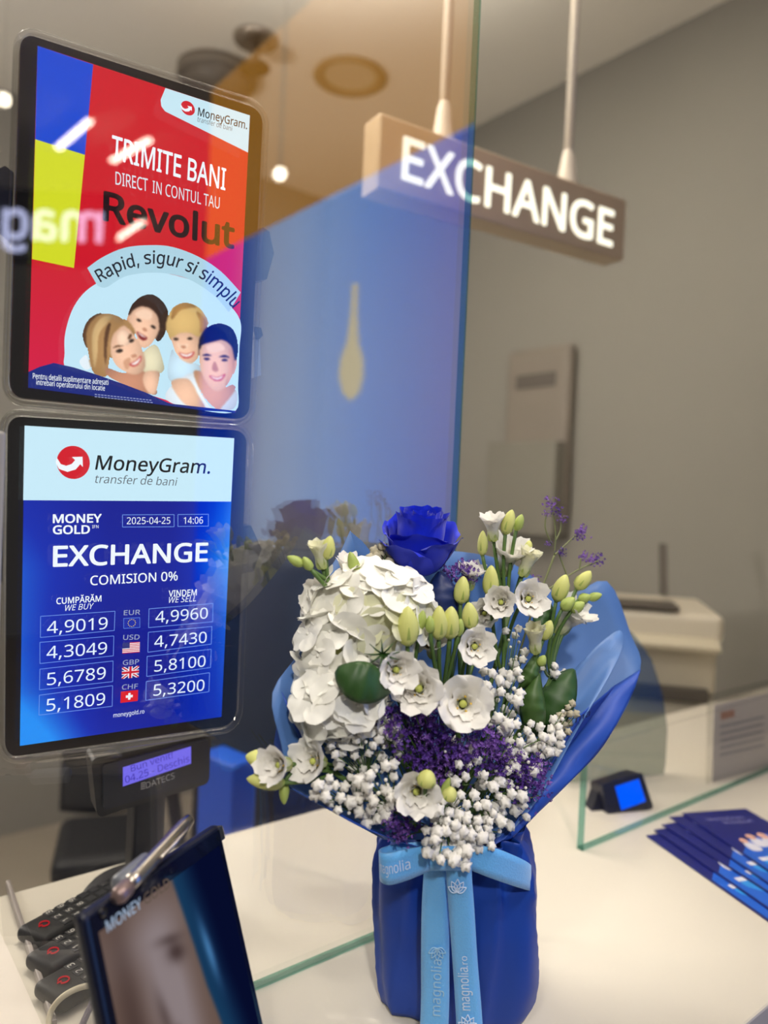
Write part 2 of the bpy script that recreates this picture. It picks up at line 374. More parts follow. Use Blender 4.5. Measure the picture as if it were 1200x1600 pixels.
fs = [(j*(NY+1)+i, j*(NY+1)+i+1, (j+1)*(NY+1)+i+1, (j+1)*(NY+1)+i) for j in range(len(zs)-1) for i in range(NY)]
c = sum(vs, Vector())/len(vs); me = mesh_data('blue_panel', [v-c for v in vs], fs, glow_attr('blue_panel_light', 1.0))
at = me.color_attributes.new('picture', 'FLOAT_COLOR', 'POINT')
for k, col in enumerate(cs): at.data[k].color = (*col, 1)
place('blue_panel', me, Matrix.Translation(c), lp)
wallq('backing', .2, 2.56, -2.45, -.42, 1.606, .05).build('panel_backing', M_WHITE, lp)
b = B(); Mx = Matrix.Translation(mirror(at_x(549, 575, 1.57)))
b.lathe([(.001, -.12), (.03, -.09), (.045, -.03), (.042, .03), (.022, .09), (.012, .2), (.010, .30)], Mx, 20); b.build('filament_bulb', glow('bulb_warm', (1, .88, .55, 1), 1.6), lp, True)
# linear ceiling lights and a round lamp mirrored in the screens
for (a, c2) in (((90, 232), (141, 188)), ((175, 252), (234, 218)), ((60, 367), (112, 327)), ((74, 368), (126, 328)), ((152, 394), (224, 346))):
    A, C = mirror(at_z(*a, 3.5)), mirror(at_z(*c2, 3.5)); d = (C-A); L = d.length; d.normalize()
    Rm = Matrix((d, Vector((0, 0, 1)).cross(d), Vector((0, 0, 1)))).transposed(); ctr = (A+C)/2
    t = thing('linear_light', 'slim white linear ceiling light mirrored as a slanted streak in the glass', 'light', ctr, 'linear lights of the hall ceiling')
    B().box(ctr+Vector((0, 0, .022)), (L+.02, .05, .035), Rm).build('housing', M_WHITE, t)
    B().box(ctr, (L, .04, .012), Rm).build('diffuser', em(255, 240, 220, 9), t)
for px, py in ((437, 272), (6, 156)):
    p = mirror(at_d(px, py, 2.7))
    t = thing('globe_lamp', 'small bright hall lamp mirrored as a white dot ' + ('right of the top screen' if px > 100 else 'left of the top screen'), 'lamp', p)
    B().lathe([(.022*math.sin(PI*i/10)+.0002, -.022*math.cos(PI*i/10)) for i in range(11)], Matrix.Translation(p), 18).build('globe', em(255, 240, 215, 14), t, True)
    B().tube([p+Vector((0, 0, .021)), Vector((p.x, p.y, 3.58))], .004, 6).build('pendant_cable', M_BLKPL, t)
# backlit shop sign of the hall
v, f, w = text2d('magnolia', .03)
A = mirror(at_d(160, 378, 3.4)); C = mirror(at_d(-250, 290, 3.4)); C.z = A.z
ex = (C-A).normalized()
t = thing('shop_name_sign', 'lit pale blue and pink shop name letters of the hall, mirrored in the upper screen', 'sign', A)
b = B(); b.add([A+ex*(x*.165)+Vector((0, 0, y*.17)) for x, y in v], f); b.build('lettering', glow('sign_letters', (.62, .66, 1.0, 1), 3.0), t)
nb = ex.cross(Vector((0, 0, 1)))
if nb.dot(EYEP-A) > 0: nb = -nb
b = B(); b.box(A+ex*(w*.165/2)+Vector((0, 0, .06))+nb*.03, (w*.165+.1, .03, .34), Matrix((ex, nb, Vector((0, 0, 1)))).transposed()); b.build('sign_board', M_BLKPL, t)

# ------------------------------------------------------------------ tablets on the inside of the glass
UPL = vplane(at_d(58.7, 71.5, .55), -6, 0)
LPL = vplane(at_d(38.5, 665, .563), -7, 4)
def px_rounded(corners, r, k=5):
    """rounded outline of a quad given in pixels (bilinear), r as share of the width/height"""
    TL, TR, BR, BL = [np.array(c, float) for c in corners]; out = []
    asp = np.linalg.norm(TR-TL)/np.linalg.norm(BL-TL)*1.15
    def P(u, v): return TL*(1-u)*(1-v)+TR*u*(1-v)+BR*u*v+BL*(1-u)*v
    ru, rv = r, r*asp
    for cu, cv, a0 in ((ru, rv, PI), (1-ru, rv, 1.5*PI), (1-ru, 1-rv, 0), (ru, 1-rv, .5*PI)):
        for i in range(k+1):
            a = a0+i*PI/2/k; out.append(P(cu+ru*math.cos(a), cv+rv*math.sin(a)))
    return out
def tablet(name, label, pl, outer, case, screen):
    p0 = pl.hit(*((np.array(outer[2])+np.array(outer[3]))/2))
    t = thing(name, label, 'tablet', p0)
    ol = [pl.hit(x, y, 0) for x, y in px_rounded(outer, .055)]
    B().prism(ol, -pl.n*.008).build('body', M_BLACK, t)
    cl = [pl.hit(x, y, .001) for x, y in px_rounded(case, .07)]
    b = B(); b.tube(cl+[cl[0]], .0032, 8, False); cl2 = [p-pl.n*.010 for p in cl]; b.tube(cl2+[cl2[0]], .0026, 8, False)
    n = len(cl)
    b.add(cl+cl2, [(i, (i+1) % n, n+(i+1) % n, n+i) for i in range(n)])
    b.build('clear_case', M_ACRYL, t, True, label='clear acrylic case rim')
    TL, TR, BR, BL = [np.array(c, float) for c in screen]
    return t, (TL, TR, BR, BL)
def picture_grid(pl, quad, colfn, off, nu, nv, name, parent, strength=1.0):
    TL, TR, BR, BL = quad; vs = []; cs = []
    for j in range(nv+1):
        for i in range(nu+1):
            u, v = i/nu, j/nv; p = TL*(1-u)*(1-v)+TR*u*(1-v)+BR*u*v+BL*(1-u)*v
            vs.append(pl.hit(p[0], p[1], off)); cs.append(colfn(u, v))
    fs = [(j*(nu+1)+i, (j+1)*(nu+1)+i, (j+1)*(nu+1)+i+1, j*(nu+1)+i+1) for j in range(nv) for i in range(nu)]
    c = sum(vs, Vector())/len(vs); me = mesh_data(name, [v-c for v in vs], fs, glow_attr(name+'_light', strength))
    at = me.color_attributes.new('picture', 'FLOAT_COLOR', 'POINT')
    for k, col in enumerate(cs): at.data[k].color = rgb(*col)
    return place(name, me, Matrix.Translation(c), parent)
SCR = 1.42
def E_(r, g, b): return em(r, g, b, SCR)

# --- upper tablet: the poster
t1, sq = tablet('advert_tablet', 'upper black tablet in a clear case showing a red money transfer advert', UPL,
    ((32, 50), (411, 172), (389, 656), (14, 620)), ((29, 44), (416, 167), (393, 662), (9, 626)), ((58.7, 71.5), (390.5, 180.4), (367.8, 645.3), (44, 605.7)))
def upcol(u, v):
    a = np.array((200, 26, 40)); c = np.array((206, 20, 70)); k = max(0, min(1, (v-.55)*2.2)); k2 = max(0, 1-abs(u-1)*3)*max(0, min(1, (v-.35)*4))
    return a*(1-k)+c*k
scr = picture_grid(UPL, sq, upcol, .0006, 8, 12, 'screen', t1, SCR)
def lay(name, mats_shapes, pl, parent, base=.0009, step=.0001):
    bb = B(); mats = []; k = 0
    for mat, pts, sm in mats_shapes:
        if mat not in mats: mats.append(mat)
        bb.mi = mats.index(mat); shape(bb, pl, pts, base+k*step, sm); k += 1
    return bb.build(name, mats, parent)
lay('flag_blocks', [(E_(20, 70, 200), [(58.7, 71.5), (145.6, 100.6), (132.7, 242), (55, 217.5)], 0),
                    (E_(206, 214, 40), [(55, 217.5), (132.7, 242), (115.5, 418.7), (50, 404.7)], 0)], UPL, scr)
lay('logo_tab', [(E_(196, 228, 240), [(258.5, 137.5), (251, 156), (252, 166), (258, 174), (387.6, 238.4), (390.5, 180.4)], 0)], UPL, scr)
def circ(cx, cy, rx, ry, n=28, sl=0): return [(cx+rx*math.cos(2*PI*i/n), cy+ry*math.sin(2*PI*i/n)+sl*rx*math.cos(2*PI*i/n)) for i in range(n)]
RED = E_(205, 22, 40); WHT = E_(236, 244, 250); BLKE = E_(16, 14, 20); GREYE = E_(96, 104, 112)
def mg_logo(cx, cy, r, sl, pl, parent, off):
    X = lambda x, y: (cx+x*r, cy+y*r+sl*x*r)
    lay('logo', [(RED, circ(cx, cy, r, r, 30, sl), 0),
        (WHT, [X(-1.06, .05), X(-.85, .42), X(-.35, .58), X(.15, .42), X(.42, .10), X(.58, .26), X(.56, -.36), X(-.08, -.32), X(.12, -.14), X(-.10, .10), X(-.42, .22), X(-.75, .12), X(-.98, -.25)], 0)], pl, parent, off, .0002)
mg_logo(293.5, 169, 11, .3, UPL, scr, .0013)
b = B(); write(b, UPL, 'MoneyGram.', (308.8, 180.4), (386, 202), 13, .0014, .014, .12); b.build('brand_lettering', BLKE, scr)
b = B(); write(b, UPL, 'transfer de bani', (308.5, 189.8), (363, 205), 8, .0014, 0, .15); b.build('brand_subtitle', GREYE, scr)
b = B(); write(b, UPL, 'TRIMITE BANI', (173.5, 247), (352, 297), 36, .0014, .016); b.build('headline_lettering', WHT, scr)
b = B(); write(b, UPL, 'DIRECT', (180.4, 288), (231, 299), 20, .0014, .008); write(b, UPL, 'IN CONTUL TAU', (238, 301), (343, 326.4), 19, .0014, .004); b.build('subtitle_lettering', E_(214, 224, 232), scr)
b = B(); write(b, UPL, 'Revolut', (160.5, 343), (366, 388), 44, .0014, .03); b.build('partner_lettering', E_(34, 22, 26), scr)
# round picture of a smiling family
Cc = (252, 520)
lay('picture_disc', [(E_(190, 226, 242), [(101, 551), (102, 520), (115, 480), (140, 450), (180, 431), (235, 424), (300, 438), (345, 465), (375, 500), (374, 545), (372, 600), (368, 642), (319, 641.6), (250, 622), (150, 590), (104, 575)], 5)], UPL, scr, .0010)
lay('wave_band', [(E_(18, 36, 120), [(44.6, 581), (62, 573), (84, 567), (115, 574), (147, 584), (190, 599), (227, 613), (262, 629), (287, 637), (319, 641.6), (345, 643), (367.8, 642), (367.8, 645.3), (44, 605.7)], 0)], UPL, scr, .0026)
def Z(*pts): return [(90+x/3.871, 430+y/3.871) for x, y in pts]
def skin(a): return E_(*{0: (236, 190, 160), 1: (214, 160, 128), 2: (246, 208, 180), 3: (196, 138, 110)}[a])
HB = E_(88, 58, 38); HG = E_(168, 128, 82); HGL = E_(206, 172, 120); HBL = E_(212, 176, 112); HBD = E_(168, 124, 70); HD = E_(58, 36, 28); HK = E_(18, 16, 26)
EYE_ = E_(40, 30, 28); LIP = E_(190, 70, 70); TEETH = E_(250, 246, 240); SHB = E_(196, 224, 240); SHW = E_(226, 238, 246); SHY = E_(222, 214, 180); SHS = E_(160, 196, 220)
pic = [
 (SHY, Z((530, 450), (590, 418), (625, 470), (640, 585), (520, 590), (505, 500)), 4),
 (HD, Z((425, 250), (450, 175), (500, 130), (565, 113), (625, 145), (668, 210), (664, 300), (640, 375), (598, 400), (560, 300), (500, 200)), 4),
 (skin(1), Z((418, 262), (430, 240), (446, 252), (440, 290), (424, 285)), 3),
 (skin(0), Z((436, 245), (470, 197), (540, 186), (600, 218), (625, 275), (610, 345), (572, 412), (530, 442), (495, 420), (466, 345), (434, 285)), 4),
 (skin(2), Z((470, 230), (520, 205), (570, 225), (560, 270), (490, 255)), 4),
 (HD, Z((440, 235), (452, 185), (510, 160), (590, 190), (635, 260), (620, 330), (606, 250), (560, 200), (500, 190), (455, 215)), 4),
 (EYE_, Z((476, 268), (492, 264), (508, 278), (492, 282)), 3), (EYE_, Z((562, 306), (580, 304), (594, 320), (578, 322)), 3),
 (skin(3), Z((512, 322), (530, 318), (544, 336), (526, 340)), 3),
 (E_(120, 30, 34), Z((480, 342), (510, 356), (542, 380), (520, 396), (492, 376)), 3), (TEETH, Z((484, 347), (510, 360), (536, 379), (508, 370)), 3),
 (HB, Z((150, 370), (165, 300), (205, 250), (262, 228), (300, 260), (220, 330), (190, 420), (172, 440)), 4),
 (SHW, Z((130, 520), (175, 480), (200, 560), (160, 570)), 3),
 (HG, Z((172, 380), (190, 300), (250, 240), (330, 234), (400, 268), (445, 330), (400, 320), (352, 340), (322, 400), (318, 480), (306, 570), (290, 615), (215, 590), (186, 480)), 4),
 (skin(3), Z((300, 560), (400, 590), (520, 580), (600, 690), (580, 725), (440, 680), (305, 612)), 4),
 (HG, Z((320, 400), (330, 340), (380, 280), (430, 300), (470, 350), (440, 420), (360, 480), (318, 500)), 4),
 (skin(0), Z((348, 345), (398, 306), (440, 335), (488, 398), (520, 470), (530, 545), (505, 590), (455, 600), (398, 580), (348, 540), (320, 470), (324, 395)), 4),
 (skin(2), Z((360, 360), (400, 330), (440, 370), (430, 420), (370, 420)), 4), (skin(1), Z((400, 520), (440, 500), (432, 560), (410, 565)), 4),
 (HGL, Z((215, 330), (270, 255), (335, 245), (300, 290), (250, 360), (240, 480), (222, 560), (208, 440)), 4),
 (HB, Z((290, 330), (320, 290), (300, 420), (292, 540), (280, 450)), 4),
 (HG, Z((400, 262), (440, 290), (470, 345), (440, 332), (405, 300)), 3),
 (EYE_, Z((352, 462), (372, 446), (396, 454), (376, 470)), 3), (EYE_, Z((432, 402), (446, 386), (464, 392), (448, 408)), 3),
 (HB, Z((335, 440), (362, 424), (398, 428), (364, 434)), 3), (HB, Z((425, 380), (440, 355), (450, 362), (436, 386)), 3),
 (skin(3), Z((446, 486), (470, 478), (478, 492), (454, 498)), 3),
 (LIP, Z((434, 538), (470, 518), (502, 488), (506, 512), (480, 546), (452, 552)), 3), (TEETH, Z((444, 538), (472, 522), (500, 498), (496, 516), (472, 540)), 3),
 (skin(0), Z((528, 588), (580, 578), (618, 594), (602, 690), (580, 722), (540, 700), (516, 640)), 4),
 (SHB, Z((690, 448), (720, 485), (780, 528), (850, 536), (872, 590), (800, 600), (790, 632), (684, 644), (664, 570)), 4),
 (HBL, Z((664, 330), (700, 250), (800, 220), (890, 290), (880, 400), (780, 420), (690, 400)), 4),
 (skin(0), Z((686, 365), (740, 344), (800, 344), (858, 368), (866, 430), (850, 500), (815, 532), (768, 522), (720, 480), (695, 420)), 4),
 (skin(2), Z((720, 410), (760, 420), (790, 410), (780, 445), (735, 445)), 4),
 (HBL, Z((654, 330), (664, 260), (700, 192), (770, 164), (850, 190), (900, 250), (912, 300), (870, 345), (850, 372), (800, 348), (740, 350), (690, 376)), 4),
 (HBD, Z((700, 200), (770, 166), (840, 190), (790, 200), (740, 215), (690, 270)), 4), (HBD, Z((840, 220), (890, 260), (900, 310), (860, 350), (862, 290)), 4),
 (EYE_, Z((700, 386), (716, 378), (734, 388), (716, 394)), 3), (EYE_, Z((784, 384), (800, 376), (818, 384), (800, 391)), 3),
 (skin(3), Z((744, 430), (762, 424), (780, 436), (760, 444)), 3),
 (LIP, Z((734, 468), (780, 476), (826, 462), (814, 492), (780, 504), (750, 494)), 3), (TEETH, Z((742, 472), (780, 480), (818, 468), (806, 486), (780, 494), (756, 488)), 3),
 (SHW, Z((690, 664), (820, 592), (862, 700), (960, 812), (1076, 690), (1076, 800), (960, 824), (740, 792), (650, 745)), 3),
 (skin(1), Z((822, 590), (880, 590), (960, 690), (1056, 660), (1074, 695), (1000, 790), (965, 815), (880, 730)), 4),
 (skin(0), Z((688, 642), (790, 628), (850, 722), (892, 810), (786, 790), (720, 722)), 4),
 (skin(1), Z((1060, 510), (1086, 500), (1082, 560), (1062, 600)), 3),
 (HK, Z((856, 500), (854, 424), (866, 366), (910, 310), (980, 290), (1050, 314), (1086, 380), (1090, 480), (1066, 520), (960, 560), (870, 540)), 4),
 (skin(0), Z((866, 430), (930, 404), (1000, 392), (1050, 428), (1072, 510), (1060, 602), (1020, 672), (962, 702), (908, 660), (868, 580), (856, 500)), 4),
 (skin(1), Z((1040, 440), (1070, 520), (1056, 610), (1016, 670), (1030, 580)), 4), (skin(2), Z((900, 430), (980, 410), (1010, 450), (930, 470)), 4),
 (HK, Z((854, 424), (864, 370), (908, 312), (980, 290), (1050, 314), (1086, 380), (1092, 470), (1072, 505), (1052, 430), (1000, 392), (930, 404), (880, 412), (862, 445)), 4),
 (HK, Z((872, 488), (900, 476), (932, 488), (900, 486)), 3), (HK, Z((974, 496), (1010, 484), (1042, 500), (1010, 494)), 3),
 (EYE_, Z((884, 506), (902, 498), (922, 508), (902, 514)), 3), (EYE_, Z((990, 514), (1010, 505), (1030, 514), (1010, 521)), 3),
 (skin(3), Z((932, 566), (950, 520), (972, 572), (952, 584)), 3),
 (LIP, Z((918, 606), (966, 616), (1014, 598), (996, 632), (962, 640), (934, 628)), 3), (TEETH, Z((926, 611), (966, 621), (1006, 606), (986, 627), (960, 631), (938, 623)), 3),
]
MCOL = {v.name: v for v in _mats.values()}
def mat_srgb(m):
    p = m.name.split('_'); return np.array([float(p[1]), float(p[2]), float(p[3])])
def raster(layers, x0, y0, x1, y1, nx, ny, soft=2):
    """the picture shown on the screen: layers of outlines with rounded tone and strands, then a little softness"""
    gx, gy = np.meshgrid(np.linspace(x0, x1, nx), np.linspace(y0, y1, ny)); img = np.zeros((ny, nx, 3)); al = np.zeros((ny, nx))
    for m, pts, sm in layers:
        q = np.array(catmull(pts, 5)); ins = np.zeros(gx.shape, bool); n = len(q)
        for i in range(n):
            a, b_ = q[i], q[i-1]
            if a[1] == b_[1]: continue
            ins ^= ((a[1] > gy) != (b_[1] > gy)) & (gx < (b_[0]-a[0])*(gy-a[1])/(b_[1]-a[1])+a[0])
        c = mat_srgb(m); lo, hi = q.min(0), q.max(0); u = (gx-lo[0])/(hi[0]-lo[0])*2-1; v = (gy-lo[1])/(hi[1]-lo[1])*2-1
        big = (hi[0]-lo[0])*(hi[1]-lo[1]) > 500
        t = np.ones(gx.shape)
        if big: t = 1.06-.20*np.clip(u*u*.9+(v-.1)**2*.6, 0, 1.3)-.06*u
        if m in (HG, HGL, HBL, HB, HBD, HD): t = t*(1+.16*np.sin(gx*2.1+gy*.35+3*np.sin(gy*.12)))
        img[ins] = (c[None, :]*t[ins][:, None]).clip(0, 255); al[ins] = 1
    for _ in range(soft):
        for ax in (0, 1):
            w = al[..., None]; num = img*w; den = w.copy()
            for sh in (-1, 1): num = num+np.roll(img*w, sh, ax); den = den+np.roll(w, sh, ax)
            img = np.where(w > 0, num/np.maximum(den, 1), img)
    return img, al
FX0, FY0, FX1, FY1, FNX, FNY = 118, 455, 374, 645, 256, 190
img, al = raster(pic, FX0, FY0, FX1, FY1, FNX, FNY)
vs = []; cs = []; fs = []; idx = -np.ones((FNY, FNX), int)
for j in range(FNY):
    for i in range(FNX):
        if al[j, i]: idx[j, i] = len(vs); vs.append(UPL.hit(FX0+(FX1-FX0)*i/(FNX-1), FY0+(FY1-FY0)*j/(FNY-1), .0016)); cs.append(img[j, i])
for j in range(FNY-1):
    for i in range(FNX-1):
        q = (idx[j, i], idx[j+1, i], idx[j+1, i+1], idx[j, i+1])
        if min(q) >= 0: fs.append(tuple(int(k) for k in q))
c = sum(vs, Vector())/len(vs); me = mesh_data('family_picture', [v-c for v in vs], fs, glow_attr('family_picture_light', SCR))
at = me.color_attributes.new('picture', 'FLOAT_COLOR', 'POINT')
for k, col in enumerate(cs): at.data[k].color = rgb(*col)
place('family_picture', me, Matrix.Translation(c), scr)
# curved banner
arc_o = [(136.4, 418.7), (160, 402), (195, 387), (235, 383), (270, 386), (310, 401), (345, 424), (376, 457)]
arc_i = [(357.5, 488), (335, 462), (300.7, 439), (270, 429), (234.7, 426), (195, 432), (166, 449), (152, 446)]
lay('banner', [(E_(170, 208, 224), catmull(arc_o, 4, False)+catmull(arc_i, 4, False), 0)], UPL, scr, .0028)
def write_arc(b, pl, s, base, h, off, bold):
    v, f, w = text2d(s, bold); cur = [np.array(p) for p in catmull(base, 10, False)]
    seg = [0.0]
    for i in range(1, len(cur)): seg.append(seg[-1]+np.linalg.norm(cur[i]-cur[i-1]))
    out = []
    for x, y in v:
        d = x/w*seg[-1]; i = min(max(np.searchsorted(seg, d), 1), len(cur)-1); k = (d-seg[i-1])/(seg[i]-seg[i-1])
        p = cur[i-1]*(1-k)+cur[i]*k; tg = cur[i]-cur[i-1]; tg = tg/np.linalg.norm(tg); nrm = np.array((tg[1], -tg[0]))
        out.append(pl.hit(*(p+nrm*y*h), off))
    return b.add(out, f)
b = B(); write_arc(b, UPL, 'Rapid, sigur si simplu', [(157, 441), (185, 425), (213, 416), (238, 412), (270, 416), (305, 430), (335, 451), (364, 482)], 20, .0031, .012); b.build('banner_lettering', E_(24, 26, 40), scr)
b = B(); write(b, UPL, 'Pentru detalii suplimentare adresati', (51.3, 591.5), (169.4, 601.5), 8.5, .0031, .006); write(b, UPL, 'intrebari operatorului din locatie', (56.8, 601), (164, 610.5), 8, .0031, .006); b.build('notice_lettering', WHT, scr)
b = B()
for y, x0, x1 in ((615.5, 148, 238), (619, 148, 240)):
    for k in range(18):
        xa = x0+(x1-x0)*k/18; xb = xa+(x1-x0)/18*.72; s_ = .105
        shape(b, UPL, [(xa, y+s_*(xa-148)), (xb, y+s_*(xb-148)), (xb, y+1.3+s_*(xb-148)), (xa, y+1.3+s_*(xa-148))], .0031)
b.build('fine_print', E_(150, 160, 200), scr)

# --- lower tablet: exchange rates
t2, sq2 = tablet('exchange_rate_tablet', 'lower black tablet in a clear case showing blue exchange rate table', LPL,
    ((12, 650), (386, 673), (368, 1132), (8, 1184)), ((5, 643), (392, 668), (373, 1138), (2, 1190)), ((38.5, 665), (366, 684.7), (346, 1120), (31, 1165.5)))
def lowcol(u, v):
    dark = np.array((6, 22, 140)); mid = np.array((10, 60, 200)); light = np.array((30, 140, 240))
    e = max(0, 1-u/.42)*(.35+.65*max(0, (v-.15)))+max(0, (u-.72)/.28)*(.85-.55*abs(v-.45)) + max(0, (v-.82)/.18)*(.55*(1-u)) + max(0, 1-abs(v-.45)/.25)*.15
    e = min(1, e); c = dark*(1-e)+light*e if e > .5 else dark*(1-e*1.0)+mid*e
    if e > .5: k = (e-.5)*2; c = (dark*.5+mid*.5)*(1-k)+light*k
    return c
scr = picture_grid(LPL, sq2, lowcol, .0006, 24, 30, 'screen', t2, SCR)
lay('header_panel', [(E_(196, 230, 244), [(38.5, 665), (366, 684.7), (361, 783.7), (36.2, 781.5)], 0)], LPL, scr)
mg_logo(114.4, 722.5, 26, .03, LPL, scr, .0012)
b = B(); write(b, LPL, 'MoneyGram.', (148.5, 733.5), (328, 740), 22, .0012, .014, .14); b.build('brand_lettering', BLKE, scr)
b = B(); write(b, LPL, 'transfer de bani', (148.5, 754.5), (277, 759), 13, .0012, 0, .18); b.build('brand_subtitle', GREYE, scr)
b = B()
write(b, LPL, 'MONEY', (82.5, 817), (158.8, 816), 13, .0012, .03); write(b, LPL, 'GOLD', (82.5, 834.4), (140.4, 833.6), 13, .0012, .03); write(b, LPL, 'IFN', (144, 825.5), (154, 825.3), 5, .0012)
b.build('company_lettering', WHT, scr)
b = B(); write(b, LPL, '2025-04-25', (198, 819), (266, 818.4), 10.6, .0012); write(b, LPL, '14:06', (287, 818.6), (317, 818), 10.6, .0012); b.build('date_lettering', WHT, scr)
b = B(); write(b, LPL, 'EXCHANGE', (82.5, 885), (324.5, 876.5), 31, .0012, .024); b.build('headline_lettering', WHT, scr)
b = B(); write(b, LPL, 'COMISION 0%', (141, 914.5), (277.6, 906.6), 14.5, .0012, .01); b.build('commission_lettering', WHT, scr)
b = B()
write(b, LPL, 'CUMPĂRĂM', (88, 944), (158.4, 939.6), 9.5, .0012, .018); write(b, LPL, 'WE BUY', (102, 954.5), (146.7, 951), 9, .0012, 0, .25)
write(b, LPL, 'VINDEM', (263.3, 932.3), (307.3, 930), 9.5, .0012, .018); write(b, LPL, 'WE SELL', (264, 942), (306, 939.4), 9, .0012, 0, .25)
b.build('column_heading', WHT, scr)
def C4(*p): return [(x/2.727, 900+y/2.727) for x, y in p]
def outline(b, pl, q, off, w=.9):
    c = np.mean(np.array(q), 0)
    for i in range(4):
        p0, p1 = np.array(q[i]), np.array(q[(i+1) % 4]); d = (p1-p0)/np.linalg.norm(p1-p0); n = np.array((-d[1], d[0]))*w/2
        shape(b, pl, [p0-n, p1-n, p1+n, p0+n], off)
bx = B(); rt = B()
for q in (C4((173, 172), (490, 150), (487, 232), (172, 262)), C4((170, 283), (485, 255), (483, 340), (170, 373)), C4((170, 397), (482, 362), (480, 450), (168, 485)), C4((168, 508), (480, 467), (478, 555), (166, 593)),
          C4((635, 140), (908, 117), (906, 195), (633, 220)), C4((632, 240), (903, 215), (900, 290), (630, 325)), C4((627, 343), (900, 312), (897, 390), (625, 428)), C4((623, 450), (893, 412), (890, 493), (621, 530)),
          [(191.4, 804.5), (272, 804), (272, 823), (191.4, 823.5)], [(278, 804), (325.6, 803.5), (325.6, 822), (278, 822.6)]): outline(bx, LPL, q, .0011)
bx.build('table_frames', E_(110, 150, 230), scr)
for s, a, c2, h in (('4,9019', (200, 246), (458, 225), 19), ('4,3049', (198, 352), (455, 331), 19), ('5,6789', (200, 466), (450, 437), 19), ('5,1809', (197, 577), (447, 547), 19),
                 ('4,9960', (662, 199), (885, 180), 17.5), ('4,7430', (657, 304), (880, 283), 17.5), ('5,8100', (657, 408), (875, 385), 17.5), ('5,3200', (653, 511), (870, 487), 17.5)):
    write(rt, LPL, s, C4(a)[0], C4(c2)[0], h, .0012)
rt.build('rate_digits', E_(226, 240, 255), scr)
b = B()
for s, a, c2 in (('EUR', (527, 167), (597, 164)), ('USD', (524, 272), (594, 270)), ('GBP', (523, 380), (592, 375)), ('CHF', (519, 484), (587, 479))): write(b, LPL, s, C4(a)[0], C4(c2)[0], 7.5, .0012, .012)
b.build('currency_lettering', E_(150, 160, 190), scr)
b = B(); write(b, LPL, 'moneygold.ro', C4((483, 603))[0], C4((615, 585))[0], 6.6, .0012); b.build('web_address', WHT, scr)
def flag(corners, fn):
    TL, TR, BR, BL = [np.array(c) for c in C4(*corners)]
    P = lambda u, v: TL*(1-u)*(1-v)+TR*u*(1-v)+BR*u*v+BL*(1-u)*v
    lay('flag', [(m, [P(*q) for q in pts], 0) for m, pts in fn], LPL, scr, .0011, .00006)
FB = E_(20, 40, 160); FY = E_(240, 210, 60); FR = E_(200, 30, 50); FWt = E_(236, 238, 244)
R4 = lambda u0, v0, u1, v1: [(u0, v0), (u1, v0), (u1, v1), (u0, v1)]
flag(((526, 180), (597, 176), (597, 220), (526, 225)), [(E_(90, 130, 220), R4(0, 0, 1, 1)), (FB, R4(.03, .05, .97, .95))]+[(FY, R4(.5+.22*math.cos(a)-.025, .5+.34*math.sin(a)-.035, .5+.22*math.cos(a)+.025, .5+.34*math.sin(a)+.035)) for a in [i*PI/6 for i in range(12)]])
flag(((522, 285), (596, 280), (595, 325), (521, 331)), [(FWt, R4(0, 0, 1, 1))]+[(FR, R4(0, i/13, 1, (i+1)/13)) for i in range(0, 13, 2)]+[(E_(40, 50, 120), R4(0, 0, .42, .54))])
flag(((520, 389), (593, 382), (591, 431), (518, 439)), [(E_(20, 36, 120), R4(0, 0, 1, 1)), (FWt, [(0, 0), (.16, 0), (1, .84), (1, 1), (.84, 1), (0, .16)]), (FWt, [(1, 0), (.84, 0), (0, .84), (0, 1), (.16, 1), (1, .16)]), (FR, [(0, 0), (.07, 0), (1, .93), (1, 1), (.93, 1), (0, .07)]), (FR, [(1, 0), (.93, 0), (0, .93), (0, 1), (.07, 1), (1, .07)]), (FWt, R4(.38, 0, .62, 1)), (FWt, R4(0, .34, 1, .66)), (FR, R4(.43, 0, .57, 1)), (FR, R4(0, .4, 1, .6))])
flag(((515, 493), (589, 485), (587, 532), (513, 541)), [(E_(214, 24, 40), R4(0, 0, 1, 1)), (FWt, R4(.43, .2, .57, .8)), (FWt, R4(.3, .39, .7, .61))])

# holder wings and plug at the sides of the tablets
def wing(pl, pts, t, th=.012, mat=None):
    B().prism([pl.hit(x, y, -.002) for x, y in pts], -pl.n*th).build('holder_clip', mat or M_NAVYPL, t)
wing(UPL, [(395, 362), (411, 355), (421, 362), (428, 396), (417, 436), (396, 440)], t1)
wing(UPL, [(22, 270), (8, 259), (-4, 264), (-12, 310), (-6, 360), (18, 382)], t1)
wing(LPL, [(378, 822), (392, 821), (409, 858), (396, 893), (376, 897)], t2)
wing(LPL, [(5, 815), (-8, 825), (-18, 860), (-8, 905), (4, 910)], t2)
pg = thing('charging_plug', 'small grey cable plug pushed into the right side of the upper tablet', 'plug', UPL.hit(404, 555, -.004))
B().prism([UPL.hit(x, y, -.003) for x, y in ((397, 510), (408, 512), (411, 524), (405, 530), (398, 530))], -UPL.n*.008).build('plug_body', M_NAVYPL, pg)
B().prism([UPL.hit(x, y, -.004) for x, y in ((398, 530), (406, 530), (408, 586), (397, 590))], -UPL.n*.006).build('strain_relief', pbr('pale_grey_plastic', rgb(150, 160, 175), .5), pg)

